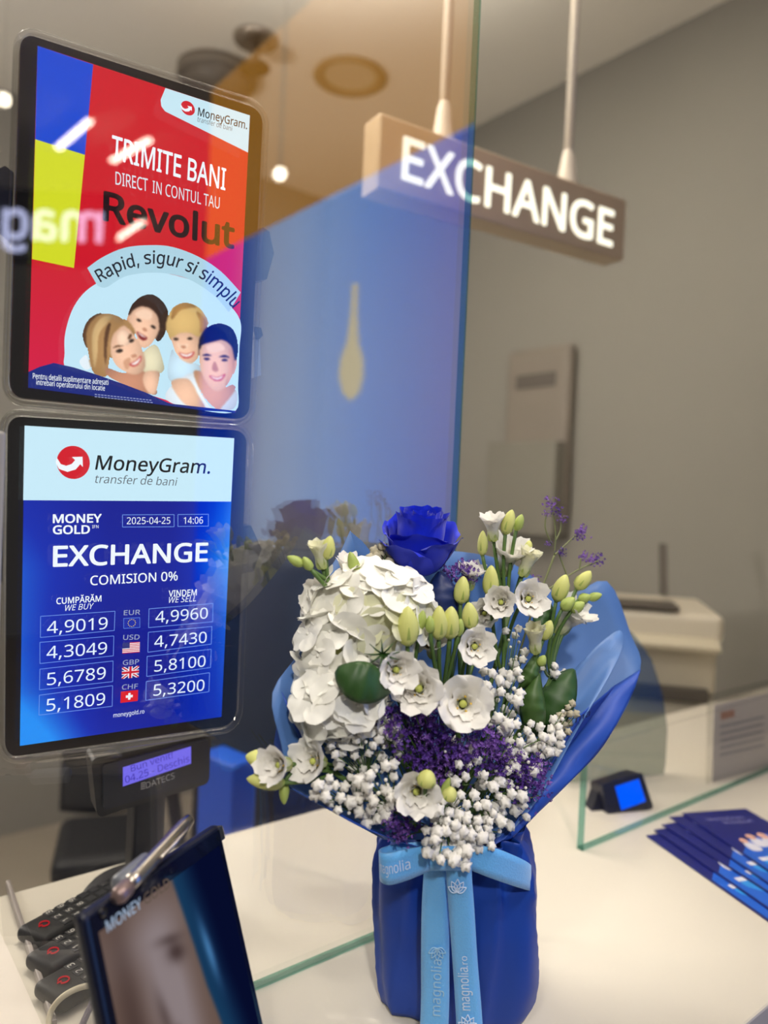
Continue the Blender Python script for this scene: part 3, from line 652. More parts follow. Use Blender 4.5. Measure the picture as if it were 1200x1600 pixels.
# ------------------------------------------------------------------ customer display on a pole
DPL = vplane(at_y(230, 1220, .70), -3, 10)
dp = thing('pole_display', 'black pole display with lit violet two-line screen below the rate tablet', 'customer display', at_z(240, 1345, 1.0))
q = px_rounded(((142, 1186), (329, 1148), (327, 1224), (152, 1278)), .05)
B().prism([DPL.hit(x, y) for x, y in q], -DPL.n*.022).build('display_case', M_BLKPL, dp)
q = px_rounded(((160, 1196), (326, 1155), (324, 1218), (162, 1266)), .03)
B().prism([DPL.hit(x, y, .003) for x, y in q], -DPL.n*.003).build('front_window', M_NAVYPL, dp)
so = lay('lit_screen', [(em(120, 110, 240, 1.25), [(192, 1199), (298.5, 1166), (298.5, 1193), (192, 1229)], 0)], DPL, dp, .0035)
b = B(); write(b, DPL, 'Bun venit!', (205, 1206), (270, 1184), 10, .0042); write(b, DPL, '04.25 - Deschis', (196, 1224), (296, 1190), 11, .0042); b.build('screen_lettering', em(66, 50, 180, 1.2), so)
b = B(); write(b, DPL, 'DATECS', (228.5, 1232), (273, 1216), 9.5, .0042)
for k in range(4): shape(b, DPL, [(220, 1223.5+k*3), (227, 1221.5+k*3), (227, 1223+k*3), (220, 1225+k*3)], .0042)
b.build('maker_lettering', pbr('silver_print', rgb(190, 190, 196), .4), dp)
pb = at_z(240, 1352, 1.0); pt = DPL.hit(236, 1250, -.016)
pb = Vector((pt.x, pt.y+.012, 1.0))
B().box(((pb.x+pt.x)/2, pb.y, (1.0+pt.z)/2), (.034, .022, pt.z-1.0+.03), bevel=.004).build('pole', M_BLKPL, dp)
B().lathe([(.001, .018), (.02, .018), (.055, .010), (.06, .004), (.06, 0), (.001, 0)], Matrix.Translation(pb), 28).build('base', M_BLKPL, dp, True)

# ------------------------------------------------------------------ foreground tablet on its stand
az = math.radians(60.7); tx = Vector((math.sin(az), math.cos(az), 0)); nh = Vector((math.cos(az), -math.sin(az), 0)); tl = math.radians(18)
ty = Vector((0, 0, -1))*math.cos(tl) + nh*math.sin(tl)
TR_ = at_y(345, 1285, .48); FPL = Plane(TR_, nh*math.cos(tl)+Vector((0, 0, 1))*math.sin(tl))
TL_ = FPL.hit(131, 1441); wF = (TL_-TR_).length; hF = (TR_.z-1.012)/math.cos(tl)
ft = thing('counter_tablet', 'black tablet leaning on its stand in the front, metal pen along its top edge', 'tablet', TR_-tx*wF/2+ty*hF)
cF = TR_-tx*wF/2+ty*hF/2; RF = Matrix((tx, -ty, FPL.n)).transposed()
def F2(u, v, off=0.0): return TR_-tx*wF*(1-u)+ty*hF*v+FPL.n*off
B().box(cF-FPL.n*.005, (wF, hF, .010), RF, bevel=.0045, seg=3).build('body', M_NAVYPL, ft)
def fpoly(b, pts, off, sm=0):
    q = catmull(pts, sm) if sm else pts
    return b.poly([F2(u, v, off) for u, v in q])
SHF = .42
fb = B(); fpoly(fb, R4(.03, .02, .97, .98), .0004); fb.build('glass_front', pbr('dark_screen_glass', rgb(14, 18, 40), .06), ft)
def portrait(u, v):
    g = lambda cx, cy, sx, sy, rot=0.0: math.exp(-((((u-cx)*math.cos(rot)+(v-cy)*math.sin(rot))/sx)**2+((-(u-cx)*math.sin(rot)+(v-cy)*math.cos(rot))/sy)**2))
    sm = lambda a, b_, x: (lambda t: t*t*(3-2*t))(max(0, min(1, (x-a)/(b_-a))))
    skin = np.array((128, 104, 94.)); light = np.array((172, 156, 158.)); dk = np.array((70, 52, 50.))
    c = skin.copy()
    c += (light-skin)*min(1, 1.0*g(.36, .30, .16, .20)+.8*g(.45, .58, .12, .25)+.5*g(.30, .12, .3, .1))
    c += (dk-c)*min(.75, .8*g(.47, .25, .07, .035, .3)+.5*g(.44, .19, .10, .02, .2)+.45*g(.30, .42, .035, .10, -.25)+.65*g(.33, .50, .05, .02)+.7*g(.44, .60, .08, .018, .15)+.4*g(.43, .645, .06, .02)+.55*g(.10, .5, .08, .5)+.5*g(.5, .95, .25, .08))
    edge = .56+.12*math.sin((v-.05)*1.9)+.16*max(0, v-.45)
    k = sm(edge-.015, edge+.02, u)
    veil = np.array((30, 72, 112.))*(1-sm(edge+.02, edge+.24, u))+np.array((10, 18, 56.))*sm(edge+.02, edge+.24, u)
    veil += np.array((60, 90, 110.))*g(edge+.10, .34, .03, .12)
    return tuple(np.clip(c*(1-k)+veil*k, 0, 255))
PXF = lambda u, v: F2(u, v, .0006)
nu_, nv_ = 60, 90; vs = [F2(.06+.88*i/nu_, .075+.905*j/nv_, .0006) for j in range(nv_+1) for i in range(nu_+1)]
fs = [(j*(nu_+1)+i, (j+1)*(nu_+1)+i, (j+1)*(nu_+1)+i+1, j*(nu_+1)+i+1) for j in range(nv_) for i in range(nu_)]
c = sum(vs, Vector())/len(vs); me = mesh_data('picture', [v-c for v in vs], fs, glow_attr('portrait_light', .6))
at = me.color_attributes.new('picture', 'FLOAT_COLOR', 'POINT')
for j in range(nv_+1):
    for i in range(nu_+1): at.data[j*(nu_+1)+i].color = rgb(*portrait(i/nu_, j/nv_))
sF = place('picture', me, Matrix.Translation(c), ft)
b = B()
def fwrite(b, s, u0, v0, u1, h, off, bold=0, italic=0):
    v, f, w = text2d(s, bold, italic)
    b.add([F2(u0+(u1-u0)*x/w, v0, off)-ty*(y*h) for x, y in v], f)
fwrite(b, 'MONEY', .10, .092, .32, .0062, .0013, .012); b.build('title_lettering', em(170, 190, 215, .8), sF)
b = B(); fwrite(b, 'GOLD', .34, .092, .52, .0062, .0013, .012); b.build('title_lettering', em(120, 104, 92, .6), sF)
b = B(); fwrite(b, 'GOLD', .55, .93, .88, .014, .0013); b.build('logo_lettering', em(140, 165, 190, .7), sF)
b = B(); b.lathe([(.0001, 0), (.003, 0), (.003, .0012), (.0001, .0012)], M4(F2(.10, .028, .0004), RF), 14); b.build('camera_lens', M_BLACK, ft, True)
b = B(); b.box(cF-FPL.n*.03+ty*hF*.30, (wF*.5, hF*.35, .006), RF @ Matrix.Rotation(math.radians(-24), 3, 'X'), bevel=.002); b.build('stand_leg', M_BLKPL, ft)
b = B(); b.box(F2(1.01, .045, -.005), (.006, .010, .006), RF, bevel=.001); b.build('side_button', M_CHROME, ft)
# pen on the top edge
p0 = F2(.18, -.035, .006); p1 = F2(.88, -.062, .004)
p0 = FPL.hit(193, 1392, .006); p1 = FPL.hit(300, 1276, .000); d = (p1-p0).normalized()
pn = thing('metal_pen', 'thick brushed metal stylus pen lying along the top edge of the counter tablet', 'pen', (p0+p1)/2)
Lp = (p1-p0).length; Mp = M4(p0, frame_of(d))
B().lathe([(.0001, .004), (.0042, .004), (.0048, .012), (.0048, Lp-.012), (.0040, Lp-.004), (.0001, Lp)], Mp, 18).build('barrel', M_CHROME, pn, True)
B().lathe([(.0001, -.008), (.0036, -.0075), (.0052, -.004), (.0052, .003), (.0044, .005)], Mp, 18).build('rubber_tip', pbr('mauve_metal', rgb(150, 128, 124), .35, metal=.6), pn, True)
b = B(); cp = FPL.hit(268, 1318, .004); b.tube([p1-d*.006+FPL.n*.004, p1-d*.02+FPL.n*.0075, p1-d*.048+FPL.n*.006], .0012, 8); b.build('pocket_clip', M_CHROME, pn, True)
b0 = FPL.hit(183, 1386, -.006); b1 = FPL.hit(232, 1345, -.007)
cl = thing('pen_holder_clip', 'short grey clamp behind the metal pen on the tablet edge', 'clamp', (b0+b1)/2)
B().tube([b0, b0*.93+b1*.07, b1*.95+b0*.05, b1], [.004, .0062, .0062, .005], 14).build('clamp_body', pbr('grey_blue_plastic', rgb(118, 122, 132), .35), cl, True)

# three black remote keypads behind the glass, cable, cover sheet
def remote(lab, a, c2, wid, grp='black remote keypads'):
    A, C = at_z(*a, 1.009), at_z(*c2, 1.009); d = (C-A); d.z = 0; d.normalize(); nrm = Vector((-d.y, d.x, 0)); L = .150
    o = thing('remote_keypad', lab, 'remote control', A+d*L/2-Vector((0, 0, .009)), grp)
    R3 = Matrix((d, nrm, Vector((0, 0, 1)))).transposed(); ctr = A+d*L/2; ctr.z = 1.0085
    B().box(ctr, (L, wid, .015), R3, bevel=.007, seg=4).build('case', pbr('matte_black', rgb(17, 18, 21), .5, spec=.3), o, True)
    b = B(); pc = A+d*.016+Vector((0, 0, .0078)); ring = [pc+d*(.0042*math.cos(t))+nrm*(.0042*math.sin(t)) for t in np.linspace(.5-PI, PI-.5, 16)]
    b.tube(ring, .0006, 6); b.tube([pc-d*.002, pc-d*.0056], .0006, 6); b.build('power_button', glow('red_button', (.7, .02, .03, 1), .8), o, True)
    k = 0; num = '123456789'
    for c in range(9):
        for r in range(3):
            kc = ctr-d*(L/2)+d*(.030+c*.0125)+nrm*((r-1)*.0115); kc.z = 1.0165
            kb = B(); kb.box(kc-Vector((0, 0, .0006)), (.0088, .0082, .0016), R3, bevel=.0006)
            key = kb.build('key', pbr('key_black', rgb(34, 35, 40), .4), o)
            if c < 3:
                v, f, w = text2d(num[c*3+r]); tb = B()
                tb.add([kc+Vector((0, 0, .0006))+nrm*((x-w/2)*.0058)-d*((y-.5)*.0058) for x, y in v], f); tb.build('digit', pbr('grey_print', rgb(225, 222, 214), .6), key)
    return o
remote('black remote keypad nearest the wall, farthest of the three behind the tablet', (44, 1470), (165, 1402), .040)
remote('middle one of the three black remote keypads lying on the counter', (56, 1514), (175, 1446), .038)
remote('nearest of three black remote keypads, white cable crossing its edge', (70, 1562), (185, 1496), .040)
b = B(); pts = [at_z(75, 1612, 1.004), at_z(80, 1580, 1.012), at_z(100, 1556, 1.022), at_z(133, 1541, 1.024), at_z(175, 1540, 1.015)]
b.tube([Vector(p) for p in catmull(pts, 8, False)], .0022, 8); o = b.build('charging_cable', pbr('white_cable', rgb(205, 196, 170), .5), None, True); tag(o, 'thin white cable arching beside the nearest remote keypad', 'cable')
b = B(); pts = [at_z(110, 1640, 1.004), at_z(130, 1598, 1.012), at_z(148, 1560, 1.02), at_z(168, 1535, 1.02)]
b.tube([Vector(p) for p in catmull(pts, 8, False)], .0026, 8); o = b.build('braided_cable', pbr('braided_grey', rgb(128, 120, 132), .6, bump=.8, bscale=900), None, True); tag(o, 'braided grey cable running under the counter tablet', 'cable')
b = B(); A, C = at_z(12, 1388, 1.0), at_z(85, 1612, 1.0); b.box((A+C)/2+Vector((0, 0, .0045)), (.004, (A-C).length, .009), Matrix.Rotation(math.atan2(-(A-C).x, (A-C).y), 3, 'Z'), bevel=.001); o = b.build('cable_strip', pbr('grey_strip', rgb(150, 142, 138), .4), None); tag(o, 'thin grey cable strip along the counter left of the remotes', 'cable strip')
A = at_z(40, 1560, 1.0); b = B(); b.box((A.x-.035, A.y+.09, 1.0008), (.075, .27, .0010)); o = b.build('paper_sheet', M_PAPER, None); tag(o, 'white paper sheets lying on the counter at far left', 'paper')

# ------------------------------------------------------------------ behind the counter
def chair(lab, c, w, top, rot, arms=True):
    o = thing('stand_in_chair', lab, 'chair', (c[0], c[1], 0)); Rz = Matrix.Rotation(rot, 3, 'Z'); P = lambda x, y, z: Rz @ Vector((x, y, 0)) + Vector((c[0], c[1], z))
    b = B(); b.grid(lambda u, v: P((u-.5)*w*(1-.25*max(0, v-.6)), .20-.06*math.cos((u-.5)*2.6)+.05*v, .50+(top-.50)*v), 12, 12); b.build('backrest', M_DARKCH, o, True, solid=.05)
    B().box(P(0, -.02, .47), (w*1.05, min(.46, w*1.2), .08), Rz, bevel=.03, seg=3).build('seat', M_DARKCH, o)
    B().tube([P(0, 0, .43), P(0, 0, .1)], .03, 10).build('gas_column', M_BLKPL, o, True)
    for s in ((-1, 1) if arms else ()): b = B(); b.tube([P(s*w*.55, .14, .47), P(s*w*.6, .1, .68), P(s*w*.6, -.16, .68)], .018, 8); b.build('armrest', M_BLKPL, o, True)
    for k in range(5):
        a = 2*PI*k/5; b = B(); b.tube([P(0, 0, .1), P(w*.6*math.cos(a), w*.6*math.sin(a), .07)], .02, 8); b.lathe([(.0, -.03), (.03, -.03), (.03, .03), (.0, .03)], M4(P(w*.6*math.cos(a), w*.6*math.sin(a), .035), frame_of(Rz @ Vector((-math.sin(a), math.cos(a), 0)))), 12); b.build('leg', M_BLKPL, o, True)
chair('high black chair added as a dark backdrop behind the bouquet and rate tablet', (.94, 1.52), .50, 1.27, math.radians(-38))  # added dark backdrop so that the bouquet's reflection shows in the glass
chair('small low black chair added for the shade behind the pole display', (.665, 1.95), .23, .82, math.radians(-20), False)  # added dark shape standing in for the display's shadow
bx_ = at_d(360, 1195, 1.35); o = tag(B().box((bx_.x-.005, bx_.y, .470), (.055, .10, .94), Matrix.Rotation(.2, 3, 'Z'), bevel=.006).build('reflection_bin', pbr('bright_blue_plastic', rgb(20, 80, 200), .4)), 'bright blue bin shape added for the wrap reflection, standing behind the counter', 'bin')  # added blue shape standing in for the wrap's reflection in the glass

# printer on the staff desk
pc = Vector((1.60, .995, .76)); az = math.radians(-48)
pr = thing('laser_printer', 'cream office printer standing on the desk against the right wall', 'printer', pc)
a0 = at_d(1036, 1010, 1.80); 
Rp = Matrix.Rotation(math.radians(-52), 3, 'Z'); PP = lambda x, y, z: Rp @ Vector((x, y, 0)) + pc + Vector((0, 0, z))
B().box(PP(0, .05, .12), (.30, .30, .24), Rp, bevel=.015, seg=3).build('lower_body', M_PRINT, pr)
B().box(PP(0, .05, .30), (.295, .29, .12), Rp, bevel=.012, seg=3).build('upper_body', M_PRINT, pr)
B().box(PP(0, .04, .395), (.31, .32, .065), Rp, bevel=.016, seg=3).build('scanner_lid', pbr('printer_lid', rgb(206, 198, 180), .45), pr)
B().box(PP(.0, -.125, .365), (.29, .05, .016), Rp @ Matrix.Rotation(.5, 3, 'X'), bevel=.004).build('control_panel', pbr('printer_panel', rgb(190, 182, 160), .4), pr)
B().box(PP(-.02, -.07, .436), (.16, .10, .012), Rp, bevel=.004).build('feeder_tray', M_PRINTD, pr)
B().box(PP(.06, .19, .50), (.02, .012, .14), Rp @ Matrix.Rotation(-.5, 3, 'X')).build('paper_support', M_PRINTD, pr)
B().box(PP(.04, -.104, .245), (.18, .03, .03), Rp, bevel=.004).build('output_slot', M_PRINTD, pr)
B().box(PP(0, -.105, .06), (.26, .012, .05), Rp, bevel=.004).build('paper_drawer', pbr('printer_panel', rgb(190, 182, 160), .4), pr)

# tinted rounded screen in front of the printer
ap = vplane(at_y(950, 1230, .66), -20)
pts = catmull([(862, 985), (985, 985)], 2, False)[:1]+[np.array(p) for p in ((862, 975), (955, 968), (990, 990), (1018, 1030), (1036, 1085), (1043, 1140), (1040, 1195), (1026, 1262), (868, 1215))]
pts3 = [ap.hit(*p) for p in pts[1:]]
o = B().prism(pts3, -ap.n*.006).build('tinted_screen', clear('grey_tinted_acrylic', tint=(.60, .64, .62, 1), base=.06, grazing=.5), None)
tag(o, 'grey tinted clear guard with rounded corner between the bouquet and the printer', 'screen')

# small device with blue display
dv = at_z(975, 1278, 1.0); DV = vplane(at_y(985, 1250, .575), -22, -12)
o = thing('payment_terminal', 'small black device with bright blue screen behind the right glass', 'terminal', dv)
B().prism([DV.hit(*p) for p in px_rounded(((940, 1226), (1003, 1206), (1022, 1263), (952, 1285)), .08)], -DV.n*.03).build('case', M_BLKPL, o)
B().prism([DV.hit(*p, -.012) for p in ((938, 1228), (924, 1268), (945, 1282), (952, 1284))], -DV.n*.02).build('card_slot', M_BLKPL, o)
lay('screen', [(em(0, 90, 255, 1.15), [(961, 1229), (998, 1217), (1009, 1252), (971, 1266)], 0)], DV, o, .0006)

# paper notice in a stand behind the glass
NP = vplane(at_y(1110, 1238, .565), -6, -8)
o = thing('paper_notice', 'white printed notice propped behind the right glass next to the printer', 'notice', NP.hit(1150, 1225))
np_ = B().prism([NP.hit(*p) for p in ((1116, 1102), (1204, 1082), (1204, 1200), (1112, 1240))], -NP.n*.0012).build('sheet', M_PAPER, o)
b = B(); mats = [pbr('red_ink', rgb(205, 140, 110), .7), pbr('grey_ink', rgb(170, 165, 168), .7)]
b.mi = 0; shape(b, NP, [(1126, 1113), (1148, 1108), (1148, 1120), (1126, 1125)], .0006)
b.mi = 1
for k in range(5): shape(b, NP, [(1125, 1134+k*11), (1194, 1118+k*11), (1194, 1122+k*11), (1125, 1138+k*11)], .0006)
b.build('printed_lines', mats, np_)
B().prism([NP.hit(*p, .003) for p in px_rounded(((1106, 1085), (1212, 1060), (1212, 1206), (1104, 1252)), .06)], -NP.n*.0015).build('acrylic_holder', M_ACRYL, o)

# brochures fanned on the counter
BR = [(7, 0), (3, 5), (-2, 10), (-6, 15), (-11, 20)]
bt = at_z(1165, 1265, 1.0)
labs = ['top blue brochure of the fan, smiling people printed on it', 'second blue brochure of the fan, peeking out below the top one', 'third blue brochure of the fan, between second and fourth', 'fourth blue brochure, second from the bottom of the fan', 'bottom blue brochure of the fan, its corner nearest the glass']
quads = [((1066, 1272), (1164, 1265), (1262, 1400), (1170, 1425)), ((1046, 1278), (1140, 1270), (1240, 1410), (1150, 1430)), ((1034, 1290), (1128, 1278), (1226, 1420), (1130, 1436)), ((1022, 1298), (1116, 1288), (1210, 1428), (1118, 1440)), ((1010, 1307), (1104, 1296), (1196, 1436), (1108, 1446))]
for k in range(5):
    z = 1.0005+.0022*(4-k); q3 = [at_z(*p, z) for p in quads[k]]
    tl_, tr_, bl_ = q3[0], q3[1], q3[3]; ux = tr_-tl_; wB = .100; ux.normalize(); vy = bl_-tl_; vy = vy-ux*vy.dot(ux); vy.normalize(); hB = .205
    Pq = lambda u, v, o_=0.0: tl_+ux*wB*u+vy*hB*v+Vector((0, 0, o_))
    o = thing('brochure', labs[k], 'brochure', Pq(.5, .5), 'fan of blue brochures on the counter')
    cv = B().prism([Pq(*p) for p in R4(0, 0, 1, 1)], (0, 0, .0016)).build('cover', pbr('navy_print', rgb(22, 30, 110), .28), o)
    b = B(); mats = [pbr('blue_print', rgb(30, 96, 205), .28), pbr('white_print', rgb(226, 226, 240), .4), pbr('skin_print', rgb(226, 176, 160), .4), pbr('azure_print', rgb(50, 150, 230), .28)]
    def bp_(mi, pts, sm, lv): 
        b.mi = mi; qq = catmull(pts, sm) if sm else pts; b.poly([Pq(p[0], p[1], .0018+lv*.0001) for p in qq])
    bp_(0, [(.02, .55), (.35, .40), (.98, .32), (.98, .98), (.02, .98)], 0, 0)
    bp_(3, [(.1, .68), (.5, .55), (.95, .5), (.95, .75), (.4, .82)], 4, 1)
    for cx, cy, s in ((.25, .42, .07), (.42, .38, .08), (.60, .38, .09), (.78, .40, .08)):
        bp_(1, [(cx-s, cy+.12), (cx-s*.8, cy+.03), (cx+s*.8, cy+.03), (cx+s, cy+.12)], 3, 2); bp_(2, circ(cx, cy, s*.7, s*.45, 14), 0, 3)
    bp_(1, R4(.10, .62, .30, .66), 0, 3); bp_(1, R4(.5, .88, .9, .90), 0, 3)
    b.build('cover_picture', mats, cv)
    b = B(); v, f, w = text2d('MoneyGram')
    for row, (s0, s1, vv) in enumerate(((.2, .75, .14), (.35, .8, .20))):
        b.add([Pq(s0+(s1-s0)*x/w, vv, .0021)-vy*(y*.008) for x, y in v], f)
    b.build('cover_lettering', pbr('lilac_print', rgb(150, 150, 210), .4), cv)

# ------------------------------------------------------------------ bouquet
BP = vplane((.47, .455, 1.0), -12)
def Q(x, y, d=0.0):
    """a point of the bouquet: on its upright middle plane, moved d metres towards the viewer side"""
    p = BP.hit(x, y); return p + (EYEP-p).normalized()*d
MPX = .648/F
def dir3(rx, uy, tc): return (RT*rx + UP*uy - FW*tc).normalized()
NECK = Q(700, 1300, .02)

def petal_mesh(name, L, Wd, t0, t1, p, r0, wrap, ruffle, seed, mat, nu=8, nv=9, tip=.5, ph=0.0, dome=0.0, curl=0.0):
    """petal rising from a ring of radius r0: angle from the axis runs t0 -> t1 (degrees)"""
    vs = []; r, h = r0, 0.0; prof = []
    for j in range(nv+1):
        v = j/nv; th = math.radians(t0+(t1-t0)*v**p + curl*max(0, (v-.72)/.28)**2)
        prof.append((r, h, th)); r += math.sin(th)*L/nv; h += math.cos(th)*L/nv
    for j, (r, h, th) in enumerate(prof):
        v = j/nv; w = Wd*(.34+.66*min(1, v/.55)**.8)*(1 if v < .7 else math.sqrt(max(0, 1-((v-.7)/.3)**2*(1-tip**2))))
        for i in range(nu+1):
            u = 2*i/nu-1; x = u*w; rc = max(r, .3*Wd)/max(wrap, .01); a = x/rc
            rr = r+ (math.cos(a)-1)*rc*.9; yy = math.sin(a)*rc
            k = v**2.5; wob = ruffle*k*(math.sin(u*4.2+seed)+.6*math.sin(u*9+seed*2.3))
            drop = (1-u*u)*0.0 - dome*L*k*u*u + (-(abs(u)**3)*k*.06*L)
            vs.append(Vector((rr+math.cos(th)*wob*1.0, yy, h+drop+math.sin(th)*wob)))
    fs = [(j*(nu+1)+i, j*(nu+1)+i+1, (j+1)*(nu+1)+i+1, (j+1)*(nu+1)+i) for j in range(nv) for i in range(nu)]
    return mesh_data(name, vs, fs, mat)
# lisianthus petals (unit flower: radius about 1 at full opening)
PET = {}
def lis_petals(op, cream):
    op = round(op*5)/5; key = (op, cream)
    if key not in PET:
        mat = M_PETALC if cream else M_PETAL; out = []
        for s in range(3):
            out.append(petal_mesh('petal', 1.15, .74, 10, 20+62*op, 1.4, .12, .95, .09+.06*op, s*2.1+op, mat, 10, 10, .62, 0, 0, 18*op))
            out.append(petal_mesh('petal', 1.02, .62, 5, 10+48*op, 1.4, .09, 1.05, .10, s*1.7+4+op, mat, 10, 10, .62))
        PET[key] = out
    return PET[key]
def sepals(b, M, s, n=5, L=.5):
    for k in range(n):
        a = 2*PI*k/n; ca, sa = math.cos(a), math.sin(a)
        pts = [(.03, -.02), (.16, .06), (.22, .22), (.20+.04*(k % 2), L)]
        base = [M @ Vector(((r*ca-.05*w*sa)*s, (r*sa+.05*w*ca)*s, h*s)) for (r, h), wd in zip(pts, (1, 1.2, .8, .1)) for w in (-wd, wd)]
        b.add(base, [(2*i, 2*i+1, 2*i+3, 2*i+2) for i in range(3)])
CUPM = {}
def lis_center(kind):
    if kind not in CUPM:
        b = B(); I = Matrix.Identity(4)
        b.mi = 0; b.lathe([(.02, -.06), (.13, -.02), (.17, .08), (.20, .30), (.19, .31), (.12, .10), (.001, .08)], I, 14)
        b.mi = 0; sepals(b, I, 1.0)
        b.mi = 1; b.lathe([(.06, .1), (.065, .42), (.10, .5), (.09, .6), (.001, .63)], I, 10)
        b.mi = 2
        for k in range(5):
            a = 2*PI*k/5+.3; p = Vector((.11*math.cos(a), .11*math.sin(a), .1)); q_ = Vector((.19*math.cos(a), .19*math.sin(a), .56))
            b.tube([p, q_], .012, 5); b.lathe([(.001, -.04), (.035, -.02), (.035, .03), (.001, .05)], Matrix.Translation(q_), 6)
        CUPM[kind] = mesh_data('flower_center', b.v, b.f, [M_BUDG, M_THROAT, M_STAMEN], b.m)
    return CUPM[kind]
def bud_mesh(col):
    k = ('bud', col)
    if k not in CUPM:
        b = B(); b.mi = 0
        prof = [(.02, 0), (.30, .04), (.45, .16), (.50, .34), (.48, .52), (.40, .70), (.28, .84), (.16, .94), (.03, 1.0)]
        b.lathe(prof, Matrix.Diagonal((1, 1, 1, 1)), 24, lambda q, h: 1+.13*(((q*3/(2*PI)+h*1.1) % 1.0)-.5)*min(1, h*2.2))
        CUPM[k] = mesh_data('bud', b.v, b.f, [M_BUDY if col == 'y' else M_BUDG], b.m)
    return CUPM[k]
def calyx_mesh():
    if 'calyx' not in CUPM:
        b = B(); b.lathe([(.02, -.06), (.16, -.03), (.30, .04), (.40, .12), (.39, .14), (.02, .06)], Matrix.Identity(4), 12)
        for k in range(5):
            a = 2*PI*k/5+.4; ca, sa = math.cos(a), math.sin(a)
            base = [Vector((r*ca-w*sa, r*sa+w*ca, h)) for r, h, wd in ((.34, .08, .09), (.50, .25, .08), (.54, .42, .05), (.52, .56, .01)) for w in (-wd, wd)]
            b.add(base, [(2*i, 2*i+1, 2*i+3, 2*i+2) for i in range(3)])
        CUPM['calyx'] = mesh_data('calyx', b.v, b.f, [M_BUDG], b.m)
    return CUPM['calyx']
LISG = 'white lisianthus sprays of the bouquet'
def spray(label, flowers, buds, junc=None, jn=.45):
    cs = [Q(f[0], f[1], f[5]) for f in flowers]+[Q(bd[0], bd[1], bd[6]) for bd in buds]
    mean = sum(cs, Vector())/len(cs)
    J = Q(*junc) if junc else mean.lerp(NECK, jn)
    o = thing('lisianthus_spray', label, 'flower', NECK, LISG)
    tips = []
    for (x, y, dia, dr, op, d, cream) in flowers:
        c = Q(x, y, d); opq = round(op*5)/5; s = dia*MPX*.42/max(.50, .12+1.15*sum(math.sin(math.radians(10+(10+62*opq)*(k/10)**1.4)) for k in range(10))/10); ax = dir3(*dr)
        hgt = .55*s*(1.15-op*.6); base = c-ax*hgt
        R3 = frame_of(ax, UP) @ Matrix.Rotation(random.uniform(0, 6), 3, 'Z'); M = M4(base, R3) @ Matrix.Scale(s, 4)
        fl_ = place('blossom', lis_center(0), M, o)
        ps = lis_petals(op, cream); n1 = 5
        for k in range(n1):
            place('petal', ps[(2*k) % 6], M @ Matrix.Rotation(2*PI*k/n1, 4, 'Z'), fl_)
            if k < 4: place('petal', ps[(2*k+1) % 6], M @ Matrix.Rotation(2*PI*(k+.5)/4, 4, 'Z') @ Matrix.Scale(.88, 4), fl_)
        tips.append((base, ax, .045))
    for (x, y, L, wd, ang, col, d) in buds:
        a = math.radians(ang); ax = dir3(math.sin(a), math.cos(a), .25); c = Q(x, y, d); s = L*MPX; base = c-ax*s*.5
        M = M4(base, frame_of(ax, UP) @ Matrix.Rotation(random.uniform(0, 6), 3, 'Z')) @ Matrix.Diagonal((wd*MPX, wd*MPX, s, 1))
        bo = place('bud', bud_mesh(col), M, o); place('calyx', calyx_mesh(), M, bo)
        tips.append((base, ax, .03))
    for base, ax, ln in tips:
        dn = base-ax*ln; mid = dn.lerp(J, .35)
        B().tube(bez(base, mid, J, 8), [.0016]*8+[.0014], 7).build('stem', M_STEM, o, True)
    B().tube(bez(J, J.lerp(NECK, .5)+Vector((0, 0, -.01)), NECK, 6), .002, 7).build('stem', M_STEM, o, True)
    return o

# --- wrapping paper
def fan(rim, n0, n1, dn0, dn1, bow, name, mat, parent, nv=12, k=4, ripple=.0, seed=0):
    R_ = catmull(rim, k, False); n = len(R_)
    def P(u, v):
        i = u*(n-1); i0 = min(int(i), n-2); r = R_[i0]*(1-(i-i0))+R_[i0+1]*(i-i0)
        nx = n0[0]*(1-u)+n1[0]*u; ny = n0[1]*(1-u)+n1[1]*u; nd = dn0*(1-u)+dn1*u
        x = nx+(r[0]-nx)*v; y = ny+(r[1]-ny)*v; d = nd+(r[2]-nd)*v - bow*math.sin(PI*min(v, 1))*math.sin(PI*u) + ripple*v*math.sin(u*23+seed)
        return Q(x, y, d)
    return B().grid(P, n-1, nv).build(name, mat, parent, True, solid=.0006)
wr = thing('bouquet_wrap', 'blue matte paper wrap holding the bouquet, gathered over a royal blue foil base', 'flower wrapping', Q(712, 1590))
fan([(452, 1232, .055), (440, 1165, .05), (426, 1082, .042), (478, 1004, .012), (508, 905, -.018), (532, 862, -.026), (546, 832, -.03), (549, 832, -.03), (566, 846, -.034), (590, 866, -.036), (650, 862, -.04), (720, 862, -.042), (800, 880, -.042), (880, 930, -.04), (948, 908, -.032), (985, 990, -.008), (1000, 1050, .018), (945, 1160, .045), (835, 1275, .07)],
    (600, 1312), (800, 1312), .05, .06, .045, 'back_sheet', M_WRAPL, wr, 14, 4, .0025)
fan([(452, 1230, .057), (500, 1256, .070), (560, 1290, .083), (612, 1310, .088)], (640, 1330), (690, 1335), .06, .08, .0, 'front_lip', M_WRAPD, wr, 4, 4)
fan([(800, 1300, .088), (850, 1235, .086), (905, 1135, .074), (950, 1060, .055), (972, 1012, .035), (968, 985, .02), (930, 1012, .01), (880, 1066, .0)],
    (745, 1320), (740, 1290), .075, .02, .012, 'folded_sheet', M_WRAPL, wr, 10, 5)
fan([(1001, 1046, .022), (985, 1090, .040), (942, 1166, .056), (890, 1222, .070), (832, 1278, .082), (798, 1312, .088)],
    (955, 1075), (760, 1325), .012, .085, -.008, 'outer_sheet', M_WRAPD, wr, 10, 5, .0035)
